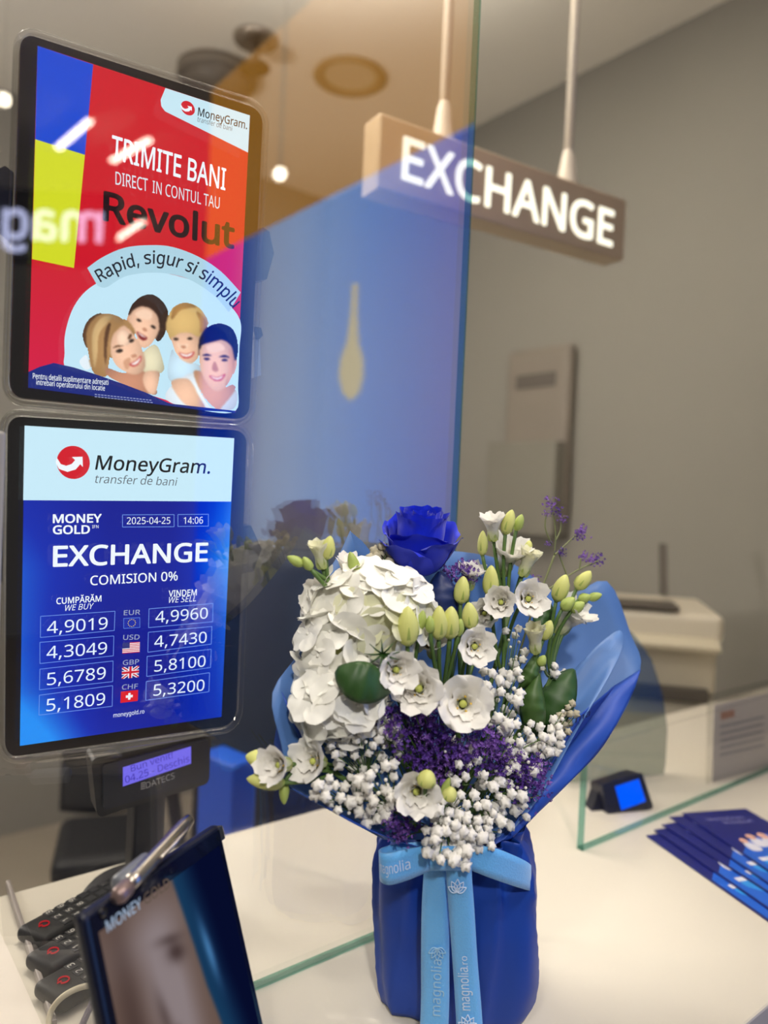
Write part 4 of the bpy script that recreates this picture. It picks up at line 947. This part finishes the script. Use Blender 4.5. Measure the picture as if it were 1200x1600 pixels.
fan([(905, 1118, .078), (880, 1160, .086), (850, 1212, .090), (815, 1272, .092), (790, 1310, .092)],
    (962, 1070), (770, 1322), .030, .088, .010, 'inner_fold', M_WRAPD, wr, 6, 5)
fan([(428, 1162, .030), (436, 1110, .034), (440, 1080, .038)], (470, 1230), (500, 1200), .050, .045, 0, 'corner_fold', M_WRAPD, wr, 5, 4)
b = B(); write(b, vplane(Q(915, 1120, .085), 10, 0), 'ma', (899, 1130), (922, 1118), 10, 0, 0, .1); b.build('printed_lettering', pbr('navy_ink', rgb(10, 20, 60), .5), wr)
# base of the wrap
BC = Vector((.452, .448, 1.0)); vd = Vector((BC.x, BC.y, 0)).normalized(); vr = Vector((vd.y, -vd.x, 0))
ZN = Q(700, 1322, .02).z
_cr = [(.35, .006, .5), (.95, .005, -.2), (1.5, .004, .9), (2.3, .005, -.6), (2.85, .006, .3), (3.5, .004, -.4), (4.15, .0055, .35), (4.62, .003, -.25), (5.15, .005, .2), (5.75, .006, -.45)]
def bag(u, v):
    a = 2*PI*u; z = 1.0+.002+(ZN+.022-1.002)*v
    prof = [(0, .0615), (.05, .0640), (.18, .0665), (.5, .0680), (.72, .0665), (.84, .0615), (.92, .0545), (1, .058)]
    r = np.interp(v, [p[0] for p in prof], [p[1] for p in prof])
    c, s = math.cos(a), math.sin(a); k = 1/(abs(c)**5+abs(s)**5)**.2; r = r*(.3+.7*k)
    for ak, dk, sl in _cr:
        da = (a-ak-sl*(v-.5)+PI) % (2*PI)-PI
        r += 1.9*dk*(.45+1.1*max(0, v-.62)/.38)*(math.exp(-abs(da)/.10)*.9 - math.exp(-((da-.16)/.14)**2))
    r += .0018*math.sin(9*v+4*math.sin(a*2))*math.sin(a*4+1)
    lean = vr*(.004-.006*v)
    return BC + lean + vr*(r*c) + vd*(r*s*.84) + Vector((0, 0, z-1.0))
B().grid(bag, 180, 40).build('foil_base', M_BAG, wr, True, solid=.0005, label='royal blue glossy foil base')
b = B(); b.lathe([(.001, .003), (.05, .003), (.05, .012), (.001, .012)], Matrix.Translation(BC), 24); b.build('base_bottom', M_BAG, wr)

# --- ribbon
rb = thing('ribbon_bow', 'light blue satin ribbon bow with long tails tied round the bouquet base', 'ribbon', Q(700, 1345, .085))
def ribbon(path, hw, name, n=24, nw=4, parent=rb, mat=M_RIB):
    """path: (x, y, d, wx, wy) in pixels: centre and half width vector"""
    P_ = catmull(path, 8, False)
    def fn(u, v):
        i = u*(len(P_)-1); i0 = min(int(i), len(P_)-2); r = P_[i0]*(1-(i-i0))+P_[i0+1]*(i-i0); s = v*2-1
        return Q(r[0]+r[3]*s*hw, r[1]+r[4]*s*hw, r[2])
    o = B().grid(fn, n, nw).build(name, mat, parent, True, solid=.0007)
    return o, fn
# loops
lo, lf = ribbon([(690, 1336, .092, .0, 1), (650, 1333, .080, 0, .75), (615, 1336, .074, .0, .7), (596, 1345, .076, .0, .85), (594, 1354, .088, .05, 1), (608, 1358, .097, .1, 1.06), (640, 1350, .100, .1, 1.0), (690, 1334, .100, 0, .8)], 23, 'loop', 40)
ro, rf = ribbon([(728, 1338, .110, 0, .8), (768, 1348, .122, -.1, 1.02), (804, 1361, .122, -.1, 1.0), (824, 1369, .116, 0, .95), (829, 1372, .106, 0, .8), (812, 1366, .098, 0, .6), (790, 1357, .096, 0, .6), (750, 1344, .094, 0, .6)], 23, 'loop', 40)
def curved_text(fn, s, u0, u1, v0, h, eps, name, mat, parent, bold=0, flip=1):
    v, f, w = text2d(s, bold); out = []
    for x, y in v:
        u = u0+(u1-u0)*x/w; vv = v0+flip*y*h
        p = fn(u, vv); out.append(p+(EYEP-p).normalized()*eps)
    B().add(out, f).build(name, mat, parent)
curved_text(lf, 'magnolia', .57, .86, .66, -.34, .0016, 'lettering', M_RIBT, lo)
# tails hang on a plane just in front of the base
TP = Plane(BC-vd*.0665, -vd)
def tail(pts, name):
    P_ = catmull(pts, 8, False)
    def fn(u, v):
        i = u*(len(P_)-1); i0 = min(int(i), len(P_)-2); r = P_[i0]*(1-(i-i0))+P_[i0+1]*(i-i0)
        return TP.hit(r[0]*(1-v)+r[1]*v, r[2], r[3]+.0022*math.sin(v*PI))
    return B().grid(fn, 36, 4).build(name, M_RIB, rb, True, solid=.0007)
t_l = tail([(664, 704, 1338, .012), (662, 702, 1365, .012), (659, 702, 1420, .008), (658, 702, 1500, .005), (658, 702, 1560, .004), (656, 700, 1615, .004)], 'tail')
t_r = tail([(696, 738, 1338, .016), (697, 737, 1365, .017), (701, 741, 1420, .013), (707, 746, 1500, .009), (711, 751, 1560, .008), (714, 755, 1615, .008)], 'tail')
def lotus(b, c, r, off, rot):
    for ang, L in ((-62, .95), (-30, 1.1), (0, 1.2), (30, 1.1), (62, .95)):
        a = math.radians(ang+rot); dx, dy = math.sin(a), -math.cos(a); nx, ny = -dy, dx; w_ = .26
        pts = [(c[0]+r*(dx*t_*L+nx*w_*s*math.sin(PI*t_**.8)), c[1]+r*(dy*t_*L+ny*w_*s*math.sin(PI*t_**.8))) for s in (1, -1) for t_ in (np.linspace(0, 1, 7) if s > 0 else np.linspace(1, 0, 7))]
        b.tube([TP.hit(*p, off) for p in pts], .00035, 4, False)
def vwrite(b, s, bot, top, h, off, bold=0):
    v, f, w = text2d(s, 0); A, C = TP.hit(*bot, off), TP.hit(*top, off); ex = C-A; L = ex.length; ex.normalize(); ey = TP.n.cross(ex)
    H = h*MPX*.9; b.add([A+ex*(x*L/w)+ey*(y*H) for x, y in v], f)
b = B(); vwrite(b, 'magnolia', (735, 1579), (731, 1512), 15, .0125); vwrite(b, '.ro', (731, 1511), (729.5, 1494), 10, .0125, .004); b.build('lettering', M_RIBT, t_r)
for c_, o_ in (((714, 1394), .0195), ((730, 1606), .0125)): b = B(); lotus(b, c_, 17, o_, 3); b.build('flower_emblem', M_RIBT, t_r)
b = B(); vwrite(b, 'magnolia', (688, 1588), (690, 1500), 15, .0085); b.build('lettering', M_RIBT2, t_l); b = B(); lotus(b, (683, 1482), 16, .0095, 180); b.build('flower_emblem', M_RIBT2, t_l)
b = B(); b.grid(lambda u, v: Q(672+u*72, 1322+v*38, .108+.006*math.sin(PI*u)), 8, 4); b.build('knot', M_RIB, rb, True, solid=.001)

# --- blue rose
rc = Q(657, 847, .02); rax = dir3(.06, 1, .30)
rs = thing('blue_rose', 'large royal blue rose standing at the top centre of the bouquet', 'flower', NECK)
S_ = .032
RM = M4(rc-rax*S_*.80, frame_of(rax, UP))
RSC = 1.0
def rpet(L, Wd, t0, t1, p, r0, wrap, seed, tip=.75, curl=0): return petal_mesh('petal', L*S_, Wd*S_, t0, t1, p, r0*S_, wrap, .05*S_, seed, M_ROSE, 12, 14, tip, 0, 0, curl)
ga = 137.5
for k in range(26):
    f_ = k/25
    if k < 9: me = rpet(1.62-.01*k, .36+.035*k, 10, -4, 1, .05+.018*k, 1.15, k, .75, 14)
    elif k < 19: me = rpet(1.84-.01*(k-9), .66+.012*(k-9), 78, -22+1.2*(k-9), .38, .10, 1.0, k, .78, 34+2*(k-9))
    else: me = rpet(1.62-.03*(k-19), .92, 100, -10+4*(k-19), .38, .14, .88, k, .8, 74)
    o = place('petal', me, RM @ Matrix.Rotation(math.radians(ga*k+20), 4, 'Z'), rs)
b = B(); sepals(b, RM @ Matrix.Translation((0, 0, -.004)), S_*1.0, 5, .5); b.lathe([(.001, -.2*S_), (.16*S_, -.1*S_), (.25*S_, .05*S_), (.1*S_, .12*S_)], RM, 14); b.build('calyx', M_ROSELEAF, rs, True)
B().tube(bez(rc-rax*S_, Q(690, 980, .0), NECK, 12), .0028, 8).build('stem', M_ROSELEAF, rs, True)
def leaf(name, pts_px, mat, parent, wpx, bowd=.006, label=None, n=10):
    """pts_px: base, mid, tip (x, y, d)"""
    A, Mi, T = [Q(*p) for p in pts_px]; line = bez(A, Mi*2-(A+T)/2, T, n)
    def fn(u, v):
        i = min(int(v*n), n-1); p = line[i].lerp(line[i+1], v*n-i); t = (line[i+1]-line[i]).normalized(); side = t.cross((EYEP-p).normalized()).normalized()
        w_ = wpx*MPX*math.sin(PI*min(1, v*.96+.02)**.85)**.8; s = u*2-1
        return p+side*w_*s-(EYEP-p).normalized()*(bowd*(s*s))*1.0+(EYEP-p).normalized()*.0012*math.sin(v*30)*abs(s)
    return B().grid(fn, 8, 24).build(name, mat, parent, True, solid=.0005, label=label)
leaf('leaf', ((690, 975, .035), (690, 935, .04), (687, 893, .03)), M_ROSELEAF, rs, 26, label='dark blue dyed leaf')
leaf('leaf', ((665, 985, .02), (672, 960, .03), (660, 925, .02)), M_ROSELEAF, rs, 16)

# --- hydrangeas
def floret_mesh(var, mat):
    b = B(); rnd = random.Random(var)
    for k in range(4):
        a = k*PI/2+rnd.uniform(-.15, .15); t = rnd.uniform(8, 30); wv = rnd.uniform(.5, .62); tl_ = rnd.uniform(-.12, .12)
        def fn(u, v, a=a, wv=wv, t=t, tl_=tl_):
            s = u*2-1; w_ = wv*(math.sin(PI*min(1, .08+v*.80))**.62); r = .05+v*.92; x = s*w_
            h = math.tan(math.radians(t))*r*.8-.20*r*r+.14*x*x+tl_*x+.03*math.sin(x*9+v*5)
            return Vector((r*math.cos(a)-x*math.sin(a), r*math.sin(a)+x*math.cos(a), h+.01*k))
        b.grid(fn, 6, 7)
    b.lathe([(.001, -.5), (.025, -.45), (.03, 0), (.08, .04), (.05, .12), (.001, .13)], Matrix.Identity(4), 8)
    return mesh_data('floret', b.v, b.f, mat)
FLO = [floret_mesh(i, M_HYDR) for i in range(5)]; FLY = [floret_mesh(i+9, M_HYDRY) for i in range(2)]
def hydrangea(label, lobes, cream, leafs, seed):
    rnd = random.Random(seed)
    o = thing('hydrangea', label, 'flower', NECK, 'white hydrangea heads of the bouquet')
    n = 0
    for (x, y, d, rx, ry, cnt, size) in lobes:
        c = Q(x, y, d); pts = []
        for i in range(cnt):                                      # golden spiral over the dome that faces out of the bouquet
            z_ = 1-1.25*(i+.5)/cnt; rr = math.sqrt(max(0, 1-z_*z_)); ph = i*2.39996+seed
            pts.append((rr*math.cos(ph), rr*math.sin(ph), z_))
        for px_, py_, pz in pts:
            nd = (RT*px_+UP*py_-FW*pz); p = c+RT*px_*rx*MPX+UP*py_*ry*MPX-FW*pz*(rx+ry)/2*MPX*.8
            p = p - FW*rnd.uniform(-.004, .004); nd = (nd+RT*rnd.uniform(-.45, .45)+UP*rnd.uniform(-.25, .45)-FW*rnd.uniform(-.2, .3)).normalized()
            cr = (abs(px_-cream[0])+abs(py_-cream[1])) < cream[2]
            me = rnd.choice(FLY) if cr else rnd.choice(FLO)
            place('floret', me, M4(p, frame_of(nd, UP) @ Matrix.Rotation(rnd.uniform(0, 6), 3, 'Z')) @ Matrix.Scale(size*MPX*.5*rnd.uniform(.85, 1.12), 4), o)
        B().lathe([(.001, -.8), (.6, -.55), (.8, 0), (.6, .55), (.001, .8)], M4(c+FW*.004, frame_of(-FW, UP)) @ Matrix.Scale(min(rx, ry)*MPX*.8, 4), 16).build('flower_core', M_BUDY, o, True)
    B().tube(bez(Q(*lobes[0][:3])+FW*.02, Q(lobes[0][0]*.5+350, 1150, .01), NECK, 10), .003, 8).build('stem', M_STEM, o, True)
    for lp_ in leafs: leaf('leaf', *lp_)
    return o
h1 = hydrangea('large white hydrangea head below the rose, cream at its centre', [(580, 958, .035, 80, 60, 36, 74), (516, 1020, .04, 40, 46, 12, 66)], (.15, .0, .45), [], 3)
h2 = hydrangea('smaller white hydrangea head at lower left with a dark green leaf', [(530, 1096, .055, 52, 46, 22, 70)], (9, 9, 0), [], 8)
leaf('leaf', ((526, 1046, .085), (572, 1068, .103), (614, 1074, .088)), M_LEAF, h2, 25, .004, 'dark green veined leaf')

# --- lisianthus sprays:   flowers (x, y, diameter, facing, opening, d, cream)   buds (x, y, length, width, angle, colour, d)
spray('lisianthus spray at far upper left, half open bloom among three buds', [(500, 866, 40, (-.15, 1, .35), .1, .03, True)], [(461, 876, 24, 13, -60, 'g', .03), (480, 880, 20, 13, -30, 'g', .034), (513, 855, 32, 19, 12, 'y', .034)], (532, 925, .03))
spray('lisianthus bloom with a green bud just left of the blue rose, above hydrangea', [(545, 893, 48, (.15, 1, .3), .2, .012, False)], [(552, 880, 34, 16, -15, 'g', .03)])
spray('single white lisianthus bloom half hidden left of the large hydrangea', [(508, 936, 58, (-.55, .25, .8), .4, .02, False)], [])
spray('lisianthus spray at the bouquet centre with four upright yellow buds in a row', [(677, 1008, 56, (-.1, .7, .6), .3, .06, False)], [(672, 975, 24, 13, -3, 'g', .085), (686, 972, 46, 23, 0, 'y', .085), (704, 972, 45, 25, 2, 'y', .085), (718, 980, 25, 13, 8, 'g', .085)], (690, 1085, .05))
spray('lisianthus bloom right of the hydrangea with a yellow bud at its upper right', [(618, 1046, 62, (.25, .05, 1), .55, .088, False)], [(637, 977, 52, 29, 0, 'y', .085), (659, 968, 26, 13, 8, 'g', .08)], (640, 1080, .05))
spray('cup shaped lisianthus bloom over the purple statice, left of the widest bloom', [(655, 1076, 78, (-.15, .25, 1), .6, .085, False)], [])
spray('open lisianthus bloom with yellow stamens right of the four upright buds', [(740, 1010, 62, (.15, .15, 1), .65, .08, False)], [(734, 961, 38, 23, -5, 'y', .075)])
spray('widest open lisianthus bloom with green throat at the bouquet centre', [(722, 1100, 86, (.05, .28, 1), .85, .1, False)], [])
spray('lisianthus spray beside the rose with one yellow bud and two shaded blooms', [(735, 903, 48, (.1, .9, .4), .35, .015, False), (757, 958, 52, (-.25, .1, 1), .55, .04, False)], [(722, 921, 40, 23, 5, 'y', .05)])
spray('tallest lisianthus spray at upper right with three blooms and pointed buds', [(770, 824, 44, (-.1, 1, .35), .2, .03, False), (792, 874, 72, (.2, .9, .5), .35, .022, False), (824, 878, 46, (.3, 1, .3), .1, .045, True)], [(754, 848, 38, 16, 0, 'y', .028), (795, 815, 38, 20, 14, 'y', .04), (811, 816, 26, 15, 18, 'g', .04), (826, 852, 16, 12, 10, 'y', .035)], (795, 960, .03))
spray('pair of white lisianthus blooms side by side below the tallest spray', [(783, 941, 52, (-.25, .15, 1), .5, .065, False), (824, 936, 64, (.15, .2, 1), .55, .068, False)], [(767, 907, 46, 23, 0, 'y', .06)], (785, 1060, .04))
spray('lisianthus spray at far right with a side-facing bloom under six green buds', [(888, 968, 74, (.5, .75, .4), .35, .045, False)], [(877, 918, 44, 25, 18, 'y', .055), (912, 906, 36, 22, 35, 'y', .05), (888, 943, 26, 19, 45, 'g', .07), (903, 948, 24, 17, 55, 'g', .07), (914, 934, 20, 15, 70, 'g', .055), (930, 932, 22, 14, 70, 'g', .055)], (862, 1060, .05))
spray('half open cream lisianthus bud bloom above the two broad dark leaves', [(836, 998, 46, (-.1, 1, .35), .1, .07, True)], [(855, 984, 32, 19, 18, 'y', .065), (847, 1032, 18, 14, 25, 'g', .07)], (822, 1080, .05))
spray('lisianthus spray reaching out at far lower left past the wrap', [(437, 1195, 52, (-.45, .25, .9), .45, .065, False), (492, 1190, 64, (-.45, .35, .8), .6, .06, False)], [(404, 1186, 34, 24, -72, 'y', .05), (414, 1220, 46, 22, -78, 'y', .06), (444, 1240, 26, 13, 178, 'g', .06)], (520, 1205, .055))
spray('lowest lisianthus bloom with a round yellow bud in front of it', [(650, 1236, 68, (.05, .15, 1), .6, .105, False)], [(667, 1216, 23, 24, 10, 'y', .122), (703, 1240, 20, 20, 15, 'y', .115), (697, 1229, 28, 11, 20, 'g', .11)], (680, 1270, .08))

# --- broad leaves
ru = thing('leaf_sprig', 'sprig of broad dark green leaves at the right side of the bouquet', 'foliage', NECK)
leaf('leaf', ((842, 1150, .075), (832, 1105, .082), (842, 1052, .07)), M_LEAF2, ru, 19)
leaf('leaf', ((850, 1150, .06), (872, 1090, .068), (897, 1046, .055)), M_LEAF, ru, 27)
leaf('leaf', ((812, 1075, .06), (830, 1050, .07), (838, 1020, .06)), M_LEAF2, ru, 12)
leaf('leaf', ((838, 990, .03), (850, 960, .03), (856, 938, .025)), M_LEAF, ru, 15)
B().tube(bez(Q(846, 1150, .065), Q(800, 1230, .06), NECK, 8), .0018, 7).build('stem', M_STEM, ru, True)
ly = thing('spiky_sprig', 'tiny dark spiky green sprig in front of the hydrangea', 'foliage', Q(598, 1022, .09))
b = B(); c = Q(598, 1022, .088)
for k in range(9):
    a = k*.72+.2; b.tube([c, c+RT*math.cos(a)*.006+UP*math.sin(a)*.005-FW*.004, c+RT*math.cos(a)*.013+UP*math.sin(a)*.011-FW*.003], [.0008, .0007, .0002], 5)
b.build('needle_rosette', M_LEAF, ly, True); B().tube([c, Q(612, 1060, .05), Q(640, 1150, .03)], .0008, 6).build('stem', M_STEM, ly, True)

# --- baby's breath
def gyp_mesh(seed, mat):
    rnd = random.Random(seed); b = B()
    o1, o2, o3 = rnd.uniform(0, 6), rnd.uniform(0, 6), rnd.uniform(0, 6)
    b.lathe([(.86*math.sin(PI*i/11)+.001, -.72*math.cos(PI*i/11)) for i in range(12)], Matrix.Identity(4), 22, lambda q, h: 1+.20*math.sin(5*q+o1+5*h)*math.sin(PI*h)+.13*math.sin(8*q-o2+11*h)+.10*math.sin(23*h+o3))
    b.lathe([(.001, -.75), (.18, -.6), (.3, -.2), (.42, .2), (.001, .4)], Matrix.Identity(4), 8)
    return mesh_data('blossom', b.v, b.f, mat)
GY_ = [gyp_mesh(i, M_GYP) for i in range(4)]; GYD = [gyp_mesh(i, M_GYPD) for i in range(2)]
def bead(mat): b = B(); b.lathe([(.001, -.5), (.4, -.3), (.5, 0), (.35, .4), (.001, .5)], Matrix.Identity(4), 8); return mesh_data('tiny_bud', b.v, b.f, mat)
BEAD = bead(M_GYP)
def inside(p, poly):
    c = False; n = len(poly)
    for i in range(n):
        (x0, y0), (x1, y1) = poly[i], poly[i-1]
        if (y0 > p[1]) != (y1 > p[1]) and p[0] < (x1-x0)*(p[1]-y0)/(y1-y0)+x0: c = not c
    return c
def scatter(poly, n, gap, rnd, pts=None):
    xs = [p[0] for p in poly]; ys = [p[1] for p in poly]; out = []
    for _ in range(n*60):
        p = (rnd.uniform(min(xs), max(xs)), rnd.uniform(min(ys), max(ys)))
        if inside(p, poly) and all((p[0]-q[0])**2+(p[1]-q[1])**2 > gap*gap for q in out): out.append(p)
        if len(out) >= n: break
    return out
GRPG = "baby's breath sprigs of the bouquet"
def gyp_sprig(label, poly, n, gap, d0, d1, size, root, seed, mats=None, extra=()):
    rnd = random.Random(seed); mats = mats or GY_
    o = thing('babys_breath', label, 'flower', NECK, GRPG)
    pts = scatter(poly, n, gap, rnd)+list(extra); Rt = Q(*root)
    nb = max(2, n//7); hubs = []
    for k in range(nb):
        p = pts[k*len(pts)//nb]; hubs.append(Q(p[0]*.55+root[0]*.45, p[1]*.55+root[1]*.45, (d0+d1)/2*.8))
    for h in hubs: B().tube(bez(Rt, Rt.lerp(h, .5)+UP*.004, h, 5), .0007, 5).build('stem', M_STEM, o, True)
    b = B()
    for i, p in enumerate(pts):
        d = rnd.uniform(d0, d1); c = Q(p[0], p[1], d); h = min(hubs, key=lambda q: (q-c).length)
        s = size*MPX*.5*rnd.uniform(.75, 1.2); nd = dir3(rnd.uniform(-.6, .6), rnd.uniform(-.1, .9), rnd.uniform(.3, 1))
        tiny = rnd.random() < .14
        place('blossom', BEAD if tiny else rnd.choice(mats), M4(c, frame_of(nd, UP) @ Matrix.Rotation(rnd.uniform(0, 6), 3, 'Z')) @ Matrix.Scale(s*(.8 if tiny else 1.15), 4), o)
        b.tube(bez(h, h.lerp(c, .5)+UP*.003, c-nd*s*.6, 4), .00042, 4)
    b.build('twigs', M_STEM, o, True)
gyp_sprig("baby's breath at far lower left, below the outreaching lisianthus", [(500, 1215), (560, 1220), (575, 1285), (530, 1270), (490, 1245)], 18, 13, .065, .085, 14, (600, 1290, .05), 1)
gyp_sprig("baby's breath between the lower hydrangea and the lowest lisianthus bloom", [(515, 1165), (575, 1130), (600, 1150), (600, 1210), (545, 1225)], 26, 12, .055, .085, 14, (640, 1290, .05), 2)
gyp_sprig("baby's breath left of the lowest lisianthus bloom, over the wrap", [(560, 1205), (618, 1190), (628, 1260), (600, 1285), (560, 1270)], 24, 12, .075, .10, 15, (660, 1300, .06), 3)
gyp_sprig("baby's breath under the smaller hydrangea, beside purple statice", [(590, 1130), (625, 1120), (625, 1180), (598, 1190)], 14, 12, .05, .08, 14, (650, 1280, .05), 4)
gyp_sprig("dense baby's breath hanging over the ribbon knot", [(655, 1300), (700, 1270), (760, 1280), (775, 1320), (730, 1350), (680, 1345)], 38, 12, .108, .128, 15, (712, 1300, .08), 5, extra=[(676, 1336), (708, 1345), (727, 1352), (668, 1332)])
gyp_sprig("dense baby's breath just above the ribbon knot, right of the lowest bloom", [(690, 1250), (740, 1235), (790, 1290), (765, 1320), (700, 1300), (672, 1285)], 36, 12, .095, .118, 14.5, (710, 1305, .07), 6)
gyp_sprig("baby's breath at lower right, in front of the wrap fold", [(745, 1215), (800, 1190), (838, 1205), (815, 1265), (775, 1285)], 28, 13, .095, .112, 15, (740, 1300, .07), 7, extra=[(823, 1277), (797, 1290)])
gyp_sprig("baby's breath to the right under the broad dark leaves", [(785, 1120), (850, 1135), (880, 1110), (885, 1160), (840, 1200), (790, 1190)], 34, 12, .085, .105, 15, (760, 1290, .06), 8)
gyp_sprig("baby's breath right of the widest lisianthus bloom", [(755, 1045), (815, 1040), (815, 1120), (790, 1150), (762, 1130)], 26, 12, .06, .09, 15, (750, 1280, .05), 9)
gyp_sprig("baby's breath high on the right, around the half open cream bloom", [(790, 985), (815, 975), (825, 1030), (800, 1045), (880, 1035), (885, 1055), (800, 1050)], 16, 11, .04, .06, 14, (770, 1270, .04), 10)
gyp_sprig("baby's breath tucked between statice and lowest bloom at centre", [(690, 1160), (745, 1150), (750, 1230), (700, 1225)], 15, 15, .075, .10, 13, (712, 1300, .06), 11)
gyp_sprig("dry beige baby's breath at the right edge beside the broad leaf", [(868, 1120), (895, 1098), (900, 1115), (885, 1150), (862, 1150)], 20, 8, .07, .085, 12, (780, 1290, .05), 12, GYD)  # these blossoms stand in shade, put into their colour as beige
gyp_sprig("dry beige flower cluster directly left of the blue rose", [(572, 870), (600, 850), (630, 868), (630, 885), (580, 895)], 26, 8, .0, .02, 13, (660, 1200, .0), 13, GYD)
gyp_sprig("few baby's breath dots on the left inside of the wrap", [(478, 1115), (520, 1150), (515, 1175), (485, 1160)], 6, 14, .045, .055, 11, (600, 1280, .03), 14)

# --- purple statice
def stat_mesh(seed, mat):
    rnd = random.Random(seed); b = B()
    for k in range(26):
        c = Vector((rnd.gauss(0, .42), rnd.gauss(0, .22), rnd.uniform(0, 1))); n = Vector((rnd.uniform(-1, 1), rnd.uniform(-1, 1), rnd.uniform(-.2, 1))).normalized(); R3 = frame_of(n)
        for j in range(5):
            a = 2*PI*j/5; d = R3 @ Vector((math.cos(a), math.sin(a), .7)); e = R3 @ Vector((-math.sin(a), math.cos(a), 0)); s = rnd.uniform(.10, .16)
            b.add([c, c+d*s*.7+e*s*.4, c+d*s*1.2, c+d*s*.7-e*s*.4], [(0, 1, 2, 3)])
    return mesh_data('flower_cluster', b.v, b.f, mat, smooth=False)
ST = [stat_mesh(i, M_PURP if i % 3 else M_PURPL) for i in range(6)]
def statice(label, spots, size, d0, d1, root, seed, grp='purple statice sprigs of the bouquet'):
    rnd = random.Random(seed); o = thing('statice', label, 'flower', NECK, grp); Rt = Q(*root); b = B()
    for x, y in spots:
        d = rnd.uniform(d0, d1); c = Q(x, y, d); s = size*MPX*rnd.uniform(.8, 1.2)
        nd = dir3(rnd.uniform(-.7, .7), rnd.uniform(.2, 1), rnd.uniform(.2, .8))
        place('flower_cluster', rnd.choice(ST), M4(c-nd*s*.5, frame_of(nd, UP)) @ Matrix.Scale(s, 4), o)
        b.tube(bez(Rt, Rt.lerp(c, .5)+UP*.004, c-nd*s*.4, 6), .0006, 4)
    b.build('stem', M_STEM, o, True)
rnd = random.Random(5)
statice('purple statice under the cup shaped lisianthus bloom', scatter([(590, 1110), (640, 1105), (690, 1120), (690, 1150), (640, 1150), (610, 1140)], 18, 12, rnd), 24, .055, .085, (690, 1250, .04), 21)
statice('purple statice under the widest lisianthus bloom', scatter([(690, 1150), (760, 1140), (790, 1190), (760, 1205), (700, 1195)], 20, 13, rnd), 24, .075, .10, (705, 1270, .05), 22)
statice('purple statice left of centre above the lowest bloom', scatter([(620, 1150), (700, 1155), (710, 1215), (690, 1225), (640, 1190)], 20, 13, rnd), 24, .06, .09, (690, 1270, .05), 23)
statice('purple statice at lower right among white dots', scatter([(800, 1190), (845, 1185), (840, 1240), (815, 1255), (800, 1225)], 12, 13, rnd), 24, .09, .105, (740, 1290, .06), 24)
statice('small purple statice right of the widest bloom', scatter([(760, 1160), (800, 1165), (810, 1200), (770, 1205)], 8, 13, rnd), 20, .09, .105, (730, 1280, .06), 25)
statice('purple statice low on the left above the ribbon loop', scatter([(600, 1280), (640, 1275), (650, 1300), (620, 1312)], 9, 11, rnd), 20, .085, .10, (680, 1300, .06), 26)
statice('dull purple statice between the blue rose and the shaded blooms', scatter([(690, 890), (735, 880), (740, 905), (700, 915)], 9, 11, rnd), 18, .01, .03, (700, 1100, .01), 27)
# airy statice twigs at the upper right
o = thing('statice', 'airy statice twig with lilac tips rising highest at the upper right', 'flower', NECK, 'purple statice sprigs of the bouquet')
b = B()
def twig(*p, r=.0007): b.tube([Vector(q) for q in catmull([Q(*q) for q in p], 5, False)], r, 5)
twig((800, 1060, .03), (830, 960, .03), (850, 910, .03), (866, 868, .03), r=.001); twig((866, 868, .03), (868, 830, .03), (862, 792, .03)); twig((866, 868, .03), (890, 845, .03), (905, 832, .03)); twig((862, 850, .03), (852, 825, .03), (854, 800, .03))
twig((868, 845, .03), (876, 828, .03), (876, 812, .03)); twig((872, 862, .03), (888, 905, .035)); twig((850, 925, .035), (900, 892, .035), (935, 876, .035)); twig((905, 890, .035), (908, 872, .035))
b.build('stem', pbr('olive_stem', (.16, .18, .07, 1), .6), o, True)
for x, y, s in ((856, 787, 18), (868, 800, 14), (876, 812, 12), (852, 803, 10), (906, 831, 18), (904, 838, 14), (874, 864, 14), (935, 874, 16), (922, 876, 16), (910, 870, 14), (855, 850, 8), (834, 905, 12)):
    place('flower_cluster', ST[0] if s < 14 else random.choice(ST), M4(Q(x, y+s*.4, .032), frame_of(dir3(.2, 1, .3), UP)) @ Matrix.Scale(s*MPX, 4), o)
